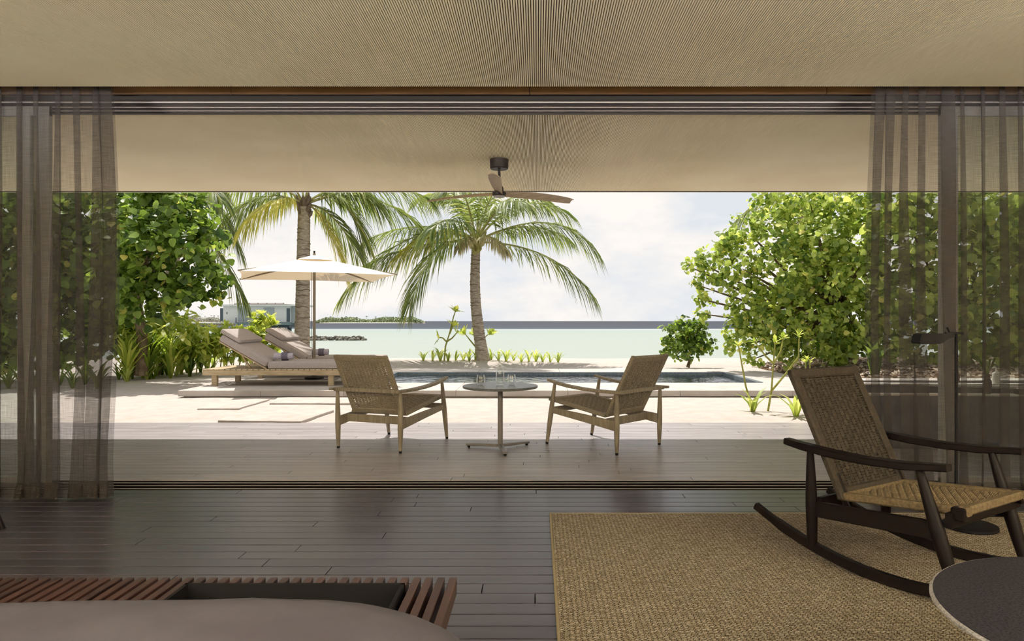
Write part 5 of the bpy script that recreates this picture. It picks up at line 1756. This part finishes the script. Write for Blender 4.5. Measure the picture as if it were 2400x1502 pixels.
def jb(px0, px1, py0, py1, d0, d1, name, m):
    o0 = v_(500, 752).x
    a, c = v_(px0, py1), v_(px1, py0)
    return MB().box(a.x - o0, c.x - o0, d0, d1, a.z - SEA_Z, c.z - SEA_Z).build(name, m, t)


jb(400, 558, 755.5, 758, -1.2, 1.0, 'walkway', M['villa_white'])
jb(400, 558, 758.1, 763, -0.9, 0.8, 'beam', M['villa_roof'])
for px in (410, 440, 490, 495, 540):
    jb(px, px + 3.5, 763, 786, -0.4, 0.4, 'stilt', M['villa_teal'])
# rock breakwater
t = thing('rock_breakwater', 'low breakwater of piled grey rocks in the lagoon right of the parasol pole', 'breakwater', (at(790, 752, 72).x, 72, SEA_Z))
rs = random.Random(12)
rock_meshes = []
for k in range(5):
    bm = bmesh.new()
    bmesh.ops.create_icosphere(bm, subdivisions=1, radius=1.0)
    for v in bm.verts:
        v.co *= 0.8 + 0.35 * rs.random()
        v.co.z *= 0.75
    me = bpy.data.meshes.new('rock'); bm.to_mesh(me); bm.free()
    me.materials.append(M['rock'])
    rock_meshes.append(me)
for k in range(120):
    x = rs.uniform(-3.9, 2.95)
    lvl = rs.random()
    z = 0.02 + 0.36 * lvl * min(1, (3.1 - x) / 0.8)
    o = link('rock', rs.choice(rock_meshes), t, (x, rs.uniform(-0.7, 0.7) * (1.2 - lvl), z), (rs.uniform(-.4, .4), rs.uniform(-.4, .4), rs.uniform(0, 6.28)))
    s = rs.uniform(0.16, 0.27)
    o.scale = (s * 1.35, s, s)


def island(label, px0, px1, Y, hpx, m, seed, n_):
    x0, x1 = at(px0, 752, Y).x, at(px1, 752, Y).x
    t = thing('wooded_island', label, 'island', ((x0 + x1) / 2, Y, SEA_Z))
    hw = (x1 - x0) / 2
    MB().loft([[(hw * f * math.cos(a), 14 * f * math.sin(a), z) for a in [2 * math.pi * k / 40 for k in range(40)]] for f, z in ((1.02, -0.4), (1.0, 0.25), (0.9, 0.6))]).build('beach', M['beach'], t)
    rl = np.random.default_rng(seed)
    hm = hpx / 1600 * Y
    P, S = [], []
    for k in range(n_):
        u = rl.uniform(-1, 1)
        env = min(1, (1 - abs(u)) * 4.0 + 0.12) * (0.72 + 0.28 * math.sin(u * 7 + seed) * math.cos(u * 3))
        z = rl.random() ** 0.7 * hm * env
        P.append((u * hw * 0.97, rl.uniform(-8, 8), 0.5 + z)); S.append(hm * rl.uniform(0.10, 0.22))
    P = np.array(P); S = np.array(S)
    nm = np.stack([rl.normal(size=n_) * .6, -0.8 + rl.normal(size=n_) * .4, 0.7 + rl.normal(size=n_) * .3], 1)
    link('tree_cover', leaves_mesh('tree_cover', LEAF_HEART, P, orient(nm, rl), S * 1.2, m), t, kind='stuff')
    b_ = MB()
    for k in range(18):
        u = rl.uniform(-.8, .8)
        x, z = u * hw, hm * rl.uniform(0.75, 1.12)
        b_.tube([(x, 0, 0), (x + 0.3, 0, z)], 0.12, 5)
        for j in range(7):
            a = j * 0.9
            b_.tube([(x + 0.3, 0, z), (x + 0.3 + hm * .10 * math.cos(a), hm * .10 * math.sin(a), z + hm * .04), (x + 0.3 + hm * .17 * math.cos(a), hm * .17 * math.sin(a), z - hm * .04)], [.12, .22, .03], 4)
    b_.build('palm_crowns', m, t, kind='stuff')


island('low wooded island on the horizon left of the slim palm', 738, 996, 620, 15, M['isle'], 5, 5200)
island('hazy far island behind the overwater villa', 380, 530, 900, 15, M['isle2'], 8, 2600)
